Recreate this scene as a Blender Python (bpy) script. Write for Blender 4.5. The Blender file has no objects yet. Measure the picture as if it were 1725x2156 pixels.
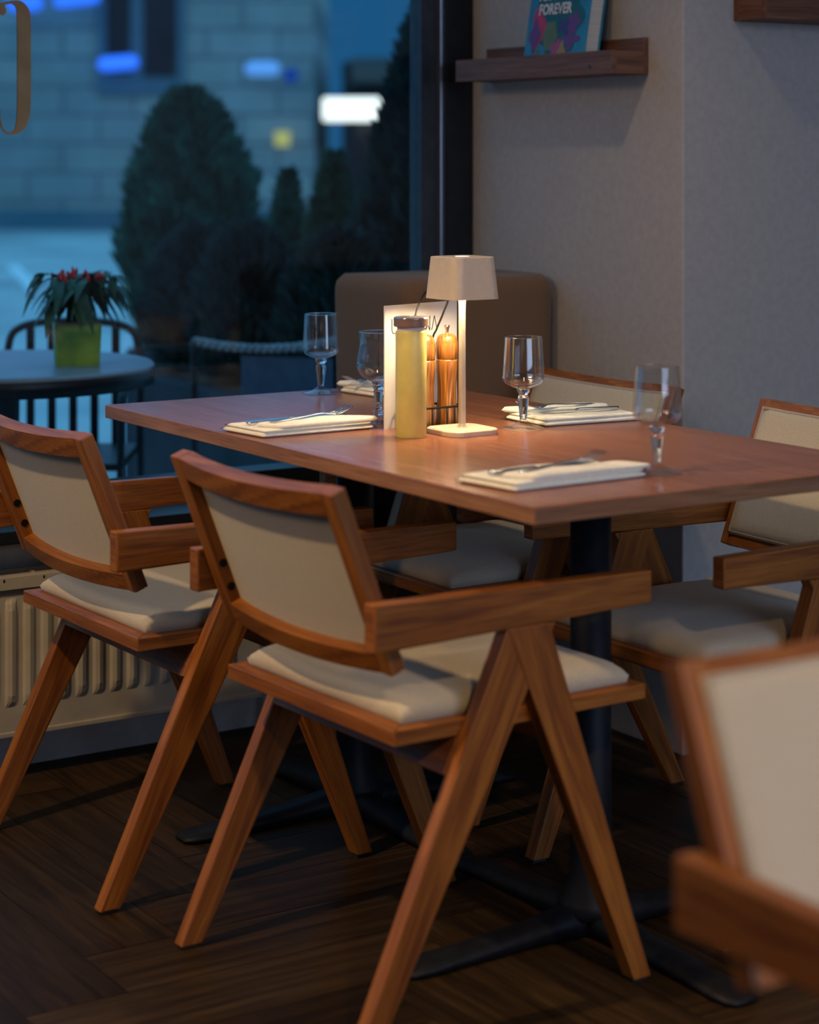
import bpy, bmesh, math, random
from mathutils import Vector, Matrix
random.seed(7)
SC = bpy.context.scene
C = SC.collection

# ------------------------------------------------------------------ camera, world, lights, exposure
TH = math.radians(32.9129)
cam_d = bpy.data.cameras.new('camera'); cam = bpy.data.objects.new('camera', cam_d); C.objects.link(cam)
cam.location = (0, 0, 1.25); cam.rotation_euler = (math.pi/2, 0, -TH)
cam_d.sensor_fit = 'HORIZONTAL'; cam_d.sensor_width = 36.0
cam_d.lens = 4356.165/1725*36; cam_d.shift_y = -(1078-332.65)/1725
cam_d.clip_start = .05; cam_d.clip_end = 200
cam_d.dof.use_dof = True; cam_d.dof.focus_distance = 3.85; cam_d.dof.aperture_fstop = 3.3
cam_d.dof.aperture_blades = 0
SC.camera = cam
SC.view_settings.view_transform = 'Standard'; SC.view_settings.look = 'None'
SC.view_settings.gamma = 1; SC.view_settings.use_curve_mapping = False
SC.view_settings.exposure = 0.0

W = bpy.data.worlds.new('dusk'); SC.world = W; W.use_nodes = True
nt = W.node_tree; nt.nodes.clear()
out = nt.nodes.new('ShaderNodeOutputWorld'); bgn = nt.nodes.new('ShaderNodeBackground')
tc = nt.nodes.new('ShaderNodeTexCoord'); sp = nt.nodes.new('ShaderNodeSeparateXYZ'); rp = nt.nodes.new('ShaderNodeValToRGB')
nt.links.new(tc.outputs['Generated'], sp.inputs[0]); nt.links.new(sp.outputs[2], rp.inputs[0])
nt.links.new(rp.outputs[0], bgn.inputs[0]); nt.links.new(bgn.outputs[0], out.inputs[0])
rp.color_ramp.elements[0].position = 0.085; rp.color_ramp.elements[0].color = (.012, .095, .23, 1)
q_ = rp.color_ramp.elements.new(.19); q_.color = (.17, .42, .85, 1)
rp.color_ramp.elements[2].position = .85; rp.color_ramp.elements[2].color = (.12, .58, 1.05, 1)
bgn.inputs[1].default_value = 1.0

def light(name, kind, loc, target, energy, col, size=.2, size_y=None, spot=None, blend=.5):
    l = bpy.data.lights.new(name, kind); l.energy = energy; l.color = col
    if kind == 'AREA':
        l.size = size
        if size_y: l.shape = 'RECTANGLE'; l.size_y = size_y
        else: l.shape = 'DISK'
    else: l.shadow_soft_size = size
    if spot: l.spot_size = math.radians(spot); l.spot_blend = blend
    o = bpy.data.objects.new(name, l); C.objects.link(o); o.location = loc
    o.rotation_euler = (Vector(target)-Vector(loc)).to_track_quat('-Z', 'Y').to_euler()
    return o
WARM = (1.0, .66, .33)
light('ceiling_spot_a', 'SPOT', (-.25, 2.65, 2.75), (1.40, 2.80, .35), 175, WARM, .05, spot=52, blend=.6)
light('ceiling_spot_b', 'SPOT', (1.80, 2.62, 2.85), (2.02, 2.70, .7), 52, (1, .72, .46), .05, spot=95, blend=.8)
light('ceiling_spot_c', 'SPOT', (.9, -.5, 2.75), (1.5, 1.25, .65), 165, WARM, .08, spot=38, blend=.8)
light('room_fill', 'AREA', (-1.6, 2.5, 2.75), (1.4, 3.0, .6), 34, (1, .68, .42), 1.2)  # added soft warm fill for the room ambience, not an actual lamp
light('back_window_daylight', 'AREA', (2.3, -3.05, 1.8), (3.0, 3.0, 1.5), 84, (.56, .70, 1.0), 3.4, 1.8)

# ------------------------------------------------------------------ materials
def mat(name, col, rough=.5, metal=0., spec=.5, emis=None, estr=0., alpha=1., trans=0., ior=1.45, coat=0., sheen=0.):
    m = bpy.data.materials.new(name); m.use_nodes = True
    b = m.node_tree.nodes['Principled BSDF']
    b.inputs['Base Color'].default_value = (*col, 1); b.inputs['Roughness'].default_value = rough
    b.inputs['Metallic'].default_value = metal; b.inputs['Specular IOR Level'].default_value = spec
    b.inputs['IOR'].default_value = ior; b.inputs['Transmission Weight'].default_value = trans
    b.inputs['Coat Weight'].default_value = coat; b.inputs['Sheen Weight'].default_value = sheen
    if emis: b.inputs['Emission Color'].default_value = (*emis, 1); b.inputs['Emission Strength'].default_value = estr
    return m
def nd(m, t, **k):
    n = m.node_tree.nodes.new(t)
    for a, v in k.items(): setattr(n, a, v)
    return n
def lk(m, a, b): m.node_tree.links.new(a, b)
def noise_col(m, c1, c2, scale, coord='Object', stretch=(1, 1, 1), detail=4, bump=0., bscale=None, lo=.35, hi=.65, dist=0.):
    b = m.node_tree.nodes['Principled BSDF']
    t = nd(m, 'ShaderNodeTexCoord'); mp = nd(m, 'ShaderNodeMapping'); mp.inputs['Scale'].default_value = stretch
    n = nd(m, 'ShaderNodeTexNoise'); n.inputs['Scale'].default_value = scale; n.inputs['Detail'].default_value = detail
    n.inputs['Distortion'].default_value = dist
    r = nd(m, 'ShaderNodeValToRGB'); r.color_ramp.elements[0].position = lo; r.color_ramp.elements[1].position = hi
    r.color_ramp.elements[0].color = (*c1, 1); r.color_ramp.elements[1].color = (*c2, 1)
    lk(m, t.outputs[coord], mp.inputs[0]); lk(m, mp.outputs[0], n.inputs[0]); lk(m, n.outputs[0], r.inputs[0]); lk(m, r.outputs[0], b.inputs['Base Color'])
    if bump:
        n2 = nd(m, 'ShaderNodeTexNoise'); n2.inputs['Scale'].default_value = bscale or scale*3; n2.inputs['Detail'].default_value = 3
        lk(m, mp.outputs[0], n2.inputs[0])
        bp = nd(m, 'ShaderNodeBump'); bp.inputs['Strength'].default_value = bump; bp.inputs['Distance'].default_value = .002
        lk(m, n2.outputs[0], bp.inputs['Height']); lk(m, bp.outputs[0], b.inputs['Normal'])
    return m
def wood(name, dark, mid, light_, rough=.42, coat=.15, gs=1.0, bump=.15):
    """grain along the UV u axis (metres)"""
    m = mat(name, mid, rough, coat=coat); b = m.node_tree.nodes['Principled BSDF']
    b.inputs['Coat Roughness'].default_value = .3
    t = nd(m, 'ShaderNodeTexCoord'); mp = nd(m, 'ShaderNodeMapping'); mp.inputs['Scale'].default_value = (2.2*gs, 38*gs, 1)
    n = nd(m, 'ShaderNodeTexNoise'); n.inputs['Scale'].default_value = 1.6; n.inputs['Detail'].default_value = 5; n.inputs['Distortion'].default_value = .9
    mp2 = nd(m, 'ShaderNodeMapping'); mp2.inputs['Scale'].default_value = (14*gs, 420*gs, 1)
    n2 = nd(m, 'ShaderNodeTexNoise'); n2.inputs['Scale'].default_value = 1.0; n2.inputs['Detail'].default_value = 3
    mp3 = nd(m, 'ShaderNodeMapping'); mp3.inputs['Scale'].default_value = (1.2*gs, 9*gs, 1)
    n3 = nd(m, 'ShaderNodeTexNoise'); n3.inputs['Scale'].default_value = 1.0; n3.inputs['Detail'].default_value = 2
    for a in (mp, mp2, mp3): lk(m, t.outputs['UV'], a.inputs[0])
    lk(m, mp.outputs[0], n.inputs[0]); lk(m, mp2.outputs[0], n2.inputs[0]); lk(m, mp3.outputs[0], n3.inputs[0])
    r = nd(m, 'ShaderNodeValToRGB'); e = r.color_ramp.elements
    e[0].position = .30; e[0].color = (*dark, 1); e[1].position = .72; e[1].color = (*light_, 1)
    q = r.color_ramp.elements.new(.5); q.color = (*mid, 1)
    lk(m, n.outputs[0], r.inputs[0])
    mx = nd(m, 'ShaderNodeMix', data_type='RGBA', blend_type='MULTIPLY'); mx.inputs[0].default_value = .55
    r2 = nd(m, 'ShaderNodeValToRGB'); r2.color_ramp.elements[0].position = .35; r2.color_ramp.elements[0].color = (.45, .4, .36, 1); r2.color_ramp.elements[1].position = .55; r2.color_ramp.elements[1].color = (1, 1, 1, 1)
    lk(m, n2.outputs[0], r2.inputs[0]); lk(m, r.outputs[0], mx.inputs[6]); lk(m, r2.outputs[0], mx.inputs[7])
    mx2 = nd(m, 'ShaderNodeMix', data_type='RGBA', blend_type='MULTIPLY'); mx2.inputs[0].default_value = .45
    lk(m, mx.outputs[2], mx2.inputs[6]); lk(m, n3.outputs[0], mx2.inputs[7]); 
    g = nd(m, 'ShaderNodeBrightContrast'); g.inputs['Bright'].default_value = 0.0
    lk(m, mx2.outputs[2], b.inputs['Base Color'])
    bp = nd(m, 'ShaderNodeBump'); bp.inputs['Strength'].default_value = bump; bp.inputs['Distance'].default_value = .0006
    lk(m, n2.outputs[0], bp.inputs['Height']); lk(m, bp.outputs[0], b.inputs['Normal'])
    return m
M = {}
M['chair_wood'] = wood('chair_wood', (.20, .054, .006), (.35, .110, .013), (.49, .180, .024), .50, .0)
M['table_wood'] = wood('table_wood', (.33, .112, .050), (.39, .142, .066), (.46, .18, .090), .24, .0, gs=.8, bump=.05)
M['table_edge'] = wood('table_edge', (.30, .125, .055), (.38, .17, .078), (.46, .22, .105), .5, .0, gs=.8, bump=.05)
M['shelf_wood'] = wood('shelf_wood', (.13, .055, .03), (.20, .085, .045), (.26, .12, .06), .55, .0, gs=.8)
M['mill_wood'] = wood('mill_wood', (.10, .028, .006), (.40, .14, .025), (.62, .30, .07), .25, .3, gs=1.6)
M['dark_wood'] = wood('dark_wood', (.035, .016, .012), (.06, .026, .02), (.08, .036, .026), .5, .0)
M['fabric'] = noise_col(mat('linen_fabric', (.5, .45, .38), .95, sheen=.3, spec=.1), (.42, .365, .275), (.63, .56, .44), 900, bump=.5, bscale=1400)
M['piping'] = noise_col(mat('piping_fabric', (.4, .35, .3), .95, spec=.1), (.28, .25, .21), (.45, .41, .35), 900)
M['bolt'] = mat('black_bolt', (.008, .008, .008), .35, .6)
M['rubber'] = mat('black_rubber', (.01, .01, .01), .7)
M['iron'] = noise_col(mat('black_iron', (.008, .009, .012), .55, .0, spec=.25), (.006, .007, .010), (.010, .011, .015), 40)
M['brown_cushion'] = noise_col(mat('brown_upholstery', (.12, .07, .045), .95, sheen=.2, spec=.1), (.15, .082, .042), (.21, .12, .064), 600, bump=.5, bscale=900)
M['black_strap'] = mat('black_strap', (.012, .012, .014), .7)
M['wall'] = noise_col(mat('wall_paint', (.42, .39, .37), .9, spec=.2), (.40, .375, .355), (.44, .415, .39), 60, bump=.06, bscale=500)
M['wall_lower'] = noise_col(mat('lower_wall_paint', (.34, .31, .29), .85, spec=.2), (.50, .46, .43), (.55, .51, .47), 50, bump=.2, bscale=200)
M['ceiling'] = noise_col(mat('ceiling_paint', (.5, .48, .45), .9), (.48, .46, .43), (.52, .5, .47), 30)
M['frame'] = noise_col(mat('black_window_frame', (.010, .012, .015), .42, spec=.4), (.008, .010, .013), (.013, .016, .02), 25)
M['gasket'] = noise_col(mat('grey_frame_seal', (.03, .04, .05), .3, spec=.5), (.025, .035, .042), (.04, .05, .06), 30)
M['alu'] = mat('aluminium_strip', (.25, .27, .32), .3, .8)
M['radiator'] = noise_col(mat('radiator_enamel', (.40, .37, .31), .5), (.38, .35, .29), (.43, .40, .34), 20)
M['linen'] = noise_col(mat('napkin_cloth', (.85, .80, .66), .9, sheen=.2, spec=.15), (.88, .84, .69), (.95, .91, .78), 120, bump=.3, bscale=700)
M['steel'] = noise_col(mat('polished_steel', (.62, .62, .64), .26, 1.0), (.58, .58, .60), (.68, .68, .7), 30)
M['lamp_paint'] = noise_col(mat('cream_lamp_paint', (.60, .49, .36), .45), (.58, .475, .345), (.62, .505, .375), 90)
M['yellow'] = noise_col(mat('yellow_bottle_coat', (.72, .60, .16), .42, coat=.1), (.70, .58, .15), (.75, .63, .18), 60)
M['cap'] = noise_col(mat('brown_bottle_cap', (.20, .12, .09), .4), (.18, .11, .085), (.22, .135, .10), 60)
M['chrome'] = mat('chrome', (.7, .68, .66), .12, 1.0)
M['wire'] = mat('black_wire', (.02, .018, .018), .35, .5)
M['card'] = noise_col(mat('menu_card', (.72, .68, .62), .7), (.70, .66, .60), (.76, .72, .66), 12)
M['ink'] = mat('menu_ink', (.03, .03, .03), .7)
M['led'] = mat('led_disc', (1, 1, 1), .5, emis=(1, .82, .55), estr=30)
M['touch'] = mat('touch_button', (1, 1, 1), .2, emis=(1, .9, .95), estr=.8)
M['gold_letter'] = noise_col(mat('gold_window_letter', (.30, .20, .09), .6), (.26, .18, .08), (.34, .24, .12), 15)
M['paper'] = noise_col(mat('book_pages', (.6, .55, .48), .9), (.45, .40, .35), (.65, .6, .52), 3, stretch=(1, 1, 900))
M['book_blue'] = noise_col(mat('book_cover_teal', (.01, .19, .32), .45), (.01, .15, .27), (.015, .25, .38), 14)
def flat(n, c, r=.5): return noise_col(mat(n, c, r), tuple(x*.85 for x in c), tuple(min(1, x*1.12) for x in c), 25)
M['petal_red'] = flat('red_print', (.42, .02, .07)); M['petal_purple'] = flat('purple_print', (.12, .03, .16)); M['petal_olive'] = flat('olive_print', (.10, .15, .05))
M['petal_pink'] = flat('pink_print', (.35, .05, .16)); M['print_teal'] = flat('dark_teal_print', (.005, .09, .10)); M['print_white'] = flat('white_print', (.6, .58, .55))
M['print_indigo'] = flat('indigo_print', (.04, .03, .14)); M['petal_mustard'] = flat('mustard_print', (.30, .18, .06))
# outdoors
M['stone'] = mat('stone_facade', (.4, .4, .38), .9)
def stone(m):
    b = m.node_tree.nodes['Principled BSDF']; t = nd(m, 'ShaderNodeTexCoord'); mp = nd(m, 'ShaderNodeMapping')
    mp.inputs['Rotation'].default_value = (math.pi/2, 0, 0)
    br = nd(m, 'ShaderNodeTexBrick'); br.inputs['Color1'].default_value = (.66, .60, .52, 1); br.inputs['Color2'].default_value = (.50, .48, .45, 1)
    br.inputs['Mortar'].default_value = (.33, .32, .31, 1); br.inputs['Scale'].default_value = 1; br.inputs['Mortar Size'].default_value = .045
    br.inputs['Mortar Smooth'].default_value = .5; br.inputs['Brick Width'].default_value = 1.25; br.inputs['Row Height'].default_value = .5
    n = nd(m, 'ShaderNodeTexNoise'); n.inputs['Scale'].default_value = 1.2; n.inputs['Detail'].default_value = 4
    mx = nd(m, 'ShaderNodeMix', data_type='RGBA', blend_type='MULTIPLY'); mx.inputs[0].default_value = .5
    lk(m, t.outputs['Object'], mp.inputs[0]); lk(m, mp.outputs[0], br.inputs[0]); lk(m, t.outputs['Object'], n.inputs[0])
    lk(m, br.outputs[0], mx.inputs[6]); lk(m, n.outputs[0], mx.inputs[7]); lk(m, mx.outputs[2], b.inputs['Base Color'])
stone(M['stone'])
M['pavement'] = noise_col(mat('pavement', (.6, .6, .58), .75), (.36, .36, .35), (.62, .62, .60), .6, bump=.1)
M['dark_facade'] = noise_col(mat('dark_facade', (.05, .045, .045), .9), (.035, .03, .03), (.07, .06, .06), .5)
M['dark_glass'] = noise_col(mat('dark_window_glass', (.01, .015, .02), .15), (.008, .012, .018), (.02, .025, .03), 1)
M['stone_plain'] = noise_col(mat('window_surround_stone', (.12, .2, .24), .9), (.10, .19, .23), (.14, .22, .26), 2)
M['leaf'] = noise_col(mat('conifer_foliage', (.02, .06, .03), .8, spec=.2), (.012, .075, .060), (.045, .20, .14), 9)
M['leaf_dark'] = noise_col(mat('dark_conifer_foliage', (.01, .03, .018), .85, spec=.2), (.008, .032, .036), (.024, .080, .080), 9)
M['leaf_pepper'] = noise_col(mat('pepper_leaf', (.02, .06, .025), .5), (.015, .045, .02), (.03, .085, .03), 30)
M['pepper'] = flat('red_pepper_fruit', (.60, .03, .025), .3)
M['bark'] = flat('bark', (.10, .045, .025), .9)
M['green_pot'] = noise_col(mat('green_foil_pot', (.16, .34, .03), .4), (.06, .20, .03), (.30, .44, .04), 11)
M['soil'] = flat('soil', (.25, .17, .13), .9)
M['zinc'] = noise_col(mat('grey_table_top', (.22, .25, .28), .3, .0), (.20, .23, .26), (.25, .28, .31), 8)
M['black_metal'] = noise_col(mat('black_painted_metal', (.008, .009, .012), .4), (.006, .007, .010), (.012, .013, .016), 30)
M['planter'] = noise_col(mat('dark_planter', (.02, .022, .028), .7), (.015, .016, .02), (.03, .032, .038), 6)
M['rope'] = flat('white_rope', (.30, .33, .36), .8)
M['tarp'] = flat('blue_tarp', (.05, .10, .16), .5)
M['awning'] = flat('awning_cloth', (.16, .12, .10), .8)
M['sign_glow'] = mat('lit_sign', (1, 1, 1), .5, emis=(1, .93, .72), estr=1.5)
M['blue_glow'] = mat('blue_reflection_glow', (.1, .3, 1), .5, emis=(.03, .16, 1.0), estr=.95)  # glow colour of the blue reflections in the window pane
M['pale_glow'] = mat('pale_reflection_glow', (.3, .5, .9), .5, emis=(.10, .28, .62), estr=.7)  # glow colour of the paler reflection in the pane
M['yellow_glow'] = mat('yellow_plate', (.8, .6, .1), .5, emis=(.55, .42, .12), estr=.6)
M['car_paint'] = noise_col(mat('dark_car_paint', (.02, .05, .08), .25, coat=.5), (.018, .045, .07), (.03, .06, .09), 2)
M['tyre'] = flat('tyre_rubber', (.015, .015, .018), .9)
M['hub'] = flat('wheel_trim', (.45, .5, .5), .4)
M['red_lens'] = flat('tail_lamp_lens', (.45, .05, .12), .3)
M['reflection_paint'] = flat('white_reflection_paint', (.95, .95, .92), .6)  # white of the reflection streak painted on the pavement

def glass_mat(name):
    m = bpy.data.materials.new(name); m.use_nodes = True; m.node_tree.nodes.clear()
    o = nd(m, 'ShaderNodeOutputMaterial'); g = nd(m, 'ShaderNodeBsdfGlass'); g.inputs['IOR'].default_value = 1.5; g.inputs['Roughness'].default_value = 0.0
    n = nd(m, 'ShaderNodeTexNoise'); n.inputs['Scale'].default_value = 60; r = nd(m, 'ShaderNodeValToRGB')
    r.color_ramp.elements[0].color = (.97, .98, .99, 1); r.color_ramp.elements[1].color = (1, 1, 1, 1)
    lk(m, n.outputs[0], r.inputs[0]); lk(m, r.outputs[0], g.inputs[0]); lk(m, g.outputs[0], o.inputs[0]); return m
M['glass'] = glass_mat('clear_drinking_glass')
def pane_mat(name, tint=(.93, .97, .98, 1), pw=5, base_r=.025):
    m = bpy.data.materials.new(name); m.use_nodes = True; m.node_tree.nodes.clear()
    o = nd(m, 'ShaderNodeOutputMaterial'); t = nd(m, 'ShaderNodeBsdfTransparent'); t.inputs[0].default_value = tint
    g = nd(m, 'ShaderNodeBsdfGlossy'); g.inputs['Roughness'].default_value = .01
    f = nd(m, 'ShaderNodeLayerWeight'); f.inputs[0].default_value = .5; x = nd(m, 'ShaderNodeMixShader')
    p = nd(m, 'ShaderNodeMath', operation='POWER'); p.inputs[1].default_value = pw; a = nd(m, 'ShaderNodeMath', operation='MULTIPLY_ADD'); a.inputs[1].default_value = .9; a.inputs[2].default_value = base_r
    lk(m, f.outputs[1], p.inputs[0]); lk(m, p.outputs[0], a.inputs[0]); lk(m, a.outputs[0], x.inputs[0]); lk(m, t.outputs[0], x.inputs[1]); lk(m, g.outputs[0], x.inputs[2]); lk(m, x.outputs[0], o.inputs[0]); return m
M['pane'] = pane_mat('window_pane_glass')
M['thin_glass'] = pane_mat('thin_bowl_glass', (.975, .985, .99, 1), 2.6, .07)
M['foot_glass'] = pane_mat('thin_foot_glass', (.985, .99, .995, 1), 4, .05)

# ------------------------------------------------------------------ helpers
def obj(name, bm, m, parent=None, smooth=False, uv_axis=None, loc=None, rotz=None):
    me = bpy.data.meshes.new(name)
    if uv_axis is not None: grain_uv(bm, uv_axis)
    bmesh.ops.recalc_face_normals(bm, faces=bm.faces)
    bm.to_mesh(me); bm.free()
    for mm in (m if isinstance(m, (list, tuple)) else [m]): me.materials.append(mm)
    if smooth:
        for p in me.polygons: p.use_smooth = True
    o = bpy.data.objects.new(name, me); C.objects.link(o)
    if parent: o.parent = parent
    if loc is not None: o.location = loc
    if rotz is not None: o.rotation_euler = (0, 0, rotz)
    return o
def tag(o, label, cat, group=None, kind=None):
    o['label'] = label; o['category'] = cat
    if group: o['group'] = group
    if kind: o['kind'] = kind
    return o
def struct(o): o['kind'] = 'structure'; return o
def thing(name, label, cat, loc=(0, 0, 0), rotz=0, group=None):
    o = bpy.data.objects.new(name, None); C.objects.link(o); o.empty_display_size = .05
    o.location = loc; o.rotation_euler = (0, 0, rotz); return tag(o, label, cat, group)
def lab(o, l): o['label'] = l; return o
def grain_uv(bm, axis):
    a = Vector(axis).normalized(); uv = bm.loops.layers.uv.verify(); off = (random.random()*7, random.random()*7)
    bm.normal_update()
    for f in bm.faces:
        n = f.normal
        d = a.cross(n)
        if d.length < .3:
            u = Vector((1, 0, 0)) if abs(n.x) < .8 else Vector((0, 1, 0)); u = (u-n*u.dot(n)).normalized(); d = n.cross(u)
        else: d.normalize(); u = a
        for l in f.loops: l[uv].uv = (l.vert.co.dot(u)+off[0], l.vert.co.dot(d)+off[1]+n.x*.13+n.y*.29)
def hexa(bm, vs):
    """vs: 8 points, bottom ring 0-3 and top ring 4-7"""
    v = [bm.verts.new(p) for p in vs]
    for f in ((3, 2, 1, 0), (4, 5, 6, 7), (0, 1, 5, 4), (1, 2, 6, 5), (2, 3, 7, 6), (3, 0, 4, 7)): bm.faces.new([v[i] for i in f])
    return v
def box(bm, x0, x1, y0, y1, z0, z1):
    return hexa(bm, [(x0, y0, z0), (x1, y0, z0), (x1, y1, z0), (x0, y1, z0), (x0, y0, z1), (x1, y0, z1), (x1, y1, z1), (x0, y1, z1)])
def bevel(bm, w, seg=2):
    bmesh.ops.bevel(bm, geom=list(bm.edges), offset=w, segments=seg, affect='EDGES', profile=.6, clamp_overlap=True)
def boxo(name, dims, m, parent=None, bv=0, axis=None, seg=2, loc=None, rotz=None, smooth=False):
    bm = bmesh.new(); box(bm, *dims)
    if bv: bevel(bm, bv, seg)
    return obj(name, bm, m, parent, uv_axis=axis, loc=loc, rotz=rotz, smooth=smooth)
def lathe(bm, prof, n=48, c=(0, 0, 0), closed=False):
    rings = []
    for r, z in prof:
        if r < 1e-5: rings.append([bm.verts.new((c[0], c[1], c[2]+z))])
        else: rings.append([bm.verts.new((c[0]+r*math.cos(2*math.pi*i/n), c[1]+r*math.sin(2*math.pi*i/n), c[2]+z)) for i in range(n)])
    for a, b in zip(rings, rings[1:]):
        for i in range(n):
            j = (i+1) % n
            if len(a) == 1 and len(b) == 1: continue
            if len(a) == 1: bm.faces.new([a[0], b[i], b[j]])
            elif len(b) == 1: bm.faces.new([a[i], a[j], b[0]])
            else: bm.faces.new([a[i], a[j], b[j], b[i]])
def tube(bm, pts, r, n=8, cap=True):
    pts = [Vector(p) for p in pts]; rings = []
    up = Vector((0, 0, 1))
    for i, p in enumerate(pts):
        d = (pts[min(i+1, len(pts)-1)]-pts[max(i-1, 0)]).normalized()
        if i == 0:
            u = d.cross(up) if abs(d.dot(up)) < .95 else d.cross(Vector((1, 0, 0)))
        u = (u-d*u.dot(d)).normalized(); v = d.cross(u)
        rr = r[i] if isinstance(r, (list, tuple)) else r
        rings.append([bm.verts.new(p+(u*math.cos(2*math.pi*k/n)+v*math.sin(2*math.pi*k/n))*rr) for k in range(n)])
    for a, b in zip(rings, rings[1:]):
        for k in range(n): bm.faces.new([a[k], a[(k+1) % n], b[(k+1) % n], b[k]])
    if cap: bm.faces.new(rings[0][::-1]); bm.faces.new(rings[-1])
def smoothpath(pts, sub=6):
    P = [Vector(p) for p in pts]; o = []
    for i in range(len(P)-1):
        a, b, c, d = P[max(i-1, 0)], P[i], P[i+1], P[min(i+2, len(P)-1)]
        for k in range(sub):
            t = k/sub; o.append(.5*((2*b)+(c-a)*t+(2*a-5*b+4*c-d)*t*t+(3*b-a-3*c+d)*t**3))
    o.append(P[-1]); return o
def rsq(h, r, n=6, hy=None):
    """rounded rectangle outline, half size h, corner radius r"""
    hy = hy or h; o = []
    for cx, cy, a0 in ((h-r, hy-r, 0), (-h+r, hy-r, 90), (-h+r, -hy+r, 180), (h-r, -hy+r, 270)):
        for k in range(n+1):
            a = math.radians(a0+90*k/n); o.append((cx+r*math.cos(a), cy+r*math.sin(a)))
    return o
def loft(bm, rings, cap0=True, cap1=True):
    R = [[bm.verts.new(p) for p in r] for r in rings]; n = len(R[0])
    for a, b in zip(R, R[1:]):
        for k in range(n): bm.faces.new([a[k], a[(k+1) % n], b[(k+1) % n], b[k]])
    if cap0: bm.faces.new(R[0][::-1])
    if cap1: bm.faces.new(R[-1])
def dup(root, loc, rotz, label=None, group=None):
    r = root.copy(); C.objects.link(r); r.location = loc; r.rotation_euler = (0, 0, rotz)
    if label: r['label'] = label
    if group: r['group'] = group
    for ch in list(root.children):
        c = ch.copy(); C.objects.link(c); c.parent = r
        for g in list(ch.children):
            d = g.copy(); C.objects.link(d); d.parent = c
    return r

# ------------------------------------------------------------------ setting: floor, walls, window
def make_floor():
    bm = bmesh.new(); uv = bm.loops.layers.uv.verify(); Wd, L = .165, .66
    x0, x1, y0, y1 = -3., 5., -3.1, 4.02
    cl = bm.loops.layers.float_color.new('tone')
    def plank(px, py, w, h, horiz):
        a, b, c, d = max(px, x0), min(px+w, x1), max(py, y0), min(py+h, y1)
        if b-a < .002 or d-c < .002: return
        g = .0009; f = bm.faces.new([bm.verts.new((X, Y, 0)) for X, Y in ((a+g, c+g), (b-g, c+g), (b-g, d-g), (a+g, d-g))])
        ou, ov, t = random.random()*20, random.random()*20, random.random()
        for l in f.loops:
            x, y = l.vert.co.x, l.vert.co.y
            l[uv].uv = (x+ou, y+ov) if horiz else (y+ou, x+ov); l[cl] = (t, t, t, 1)
    for i in range(-140, 140):
        for j in range(-16, 16):
            ox, oy = 1.0+i*Wd+j*L, 2.5+i*Wd-j*L
            plank(ox, oy, L, Wd, True); plank(ox, oy+Wd, Wd, L, False)
    v = [bm.verts.new(p) for p in ((x0, y0, -.002), (x1, y0, -.002), (x1, y1, -.002), (x0, y1, -.002))]
    f = bm.faces.new(v); f.material_index = 1
    me = bpy.data.meshes.new('floor'); bm.to_mesh(me); bm.free()
    m = wood('floor_wood', (.020, .0115, .006), (.038, .022, .011), (.062, .036, .017), .5, .0, gs=.8)
    m.node_tree.nodes['Principled BSDF'].inputs['Specular IOR Level'].default_value = .16
    b = m.node_tree.nodes['Principled BSDF']; src = b.inputs['Base Color'].links[0].from_socket
    at = nd(m, 'ShaderNodeAttribute', attribute_name='tone'); r = nd(m, 'ShaderNodeValToRGB')
    r.color_ramp.elements[0].color = (.70, .64, .64, 1); r.color_ramp.elements[1].color = (1.5, 1.5, 1.3, 1)
    mx = nd(m, 'ShaderNodeMix', data_type='RGBA', blend_type='MULTIPLY'); mx.inputs[0].default_value = 1
    lk(m, at.outputs[0], r.inputs[0]); lk(m, src, mx.inputs[6]); lk(m, r.outputs[0], mx.inputs[7]); lk(m, mx.outputs[2], b.inputs['Base Color'])
    me.materials.append(m); me.materials.append(M['dark_wood'])
    o = bpy.data.objects.new('floor', me); C.objects.link(o); struct(o)
make_floor()
struct(boxo('ceiling', (-3, 5, -3.1, 4.3, 2.9, 3.0), M['ceiling']))
struct(boxo('wall_left', (-3.1, -3, -3.1, 4.3, 0, 2.9), M['wall']))
bm = bmesh.new(); box(bm, -3, 5, -3.2, -3.1, 0, .8); box(bm, -3, 5, -3.2, -3.1, 2.75, 2.9); box(bm, -3, .5, -3.2, -3.1, .8, 2.75); box(bm, 4.1, 5, -3.2, -3.1, .8, 2.75)
struct(obj('wall_back', bm, M['wall']))
struct(boxo('wall_far_right', (5, 5.1, -3.2, 4.3, 0, 2.9), M['wall']))
struct(boxo('wall_right', (2.83, 5, 3.32, 4.30, 0, 2.9), M['wall'], bv=.004))
struct(boxo('wall_below_window', (-3, 2.83, 4.01, 4.16, 0, .47), M['wall_lower']))
struct(boxo('wall_above_window', (-3, 2.83, 4.05, 4.25, 2.6, 2.9), M['wall']))
boxo('trim_1', (-3, 2.83, 3.925, 4.14, .472, .50), M['frame'], bv=.003)['kind'] = 'structure'
# window: frame with post, seal, bright strip and the pane
w1 = bpy.data.objects.new('window_1', None); C.objects.link(w1); struct(w1); w1.location = (0, 4.12, .5)
bm = bmesh.new()
box(bm, 2.755, 2.829, -.03, .06, 0, 2.1); box(bm, -3, 2.755, -.02, .06, 0, .045); box(bm, -3, 2.755, -.02, .06, 2.04, 2.1); box(bm, -2.99, -2.9, -.02, .06, .045, 2.04)
box(bm, -.62, -.55, -.02, .06, .045, 2.04)
obj('window_frame', bm, M['frame'], w1)
boxo('window_seal', (2.70, 2.742, .0, .05, .045, 2.04), M['gasket'], w1)
boxo('window_strip', (2.7425, 2.7545, -.02, .05, .045, 2.04), M['alu'], w1, bv=.002)
boxo('window_pane', (-2.9, 2.70, .015, .021, .045, 2.04), M['pane'], w1)

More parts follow.
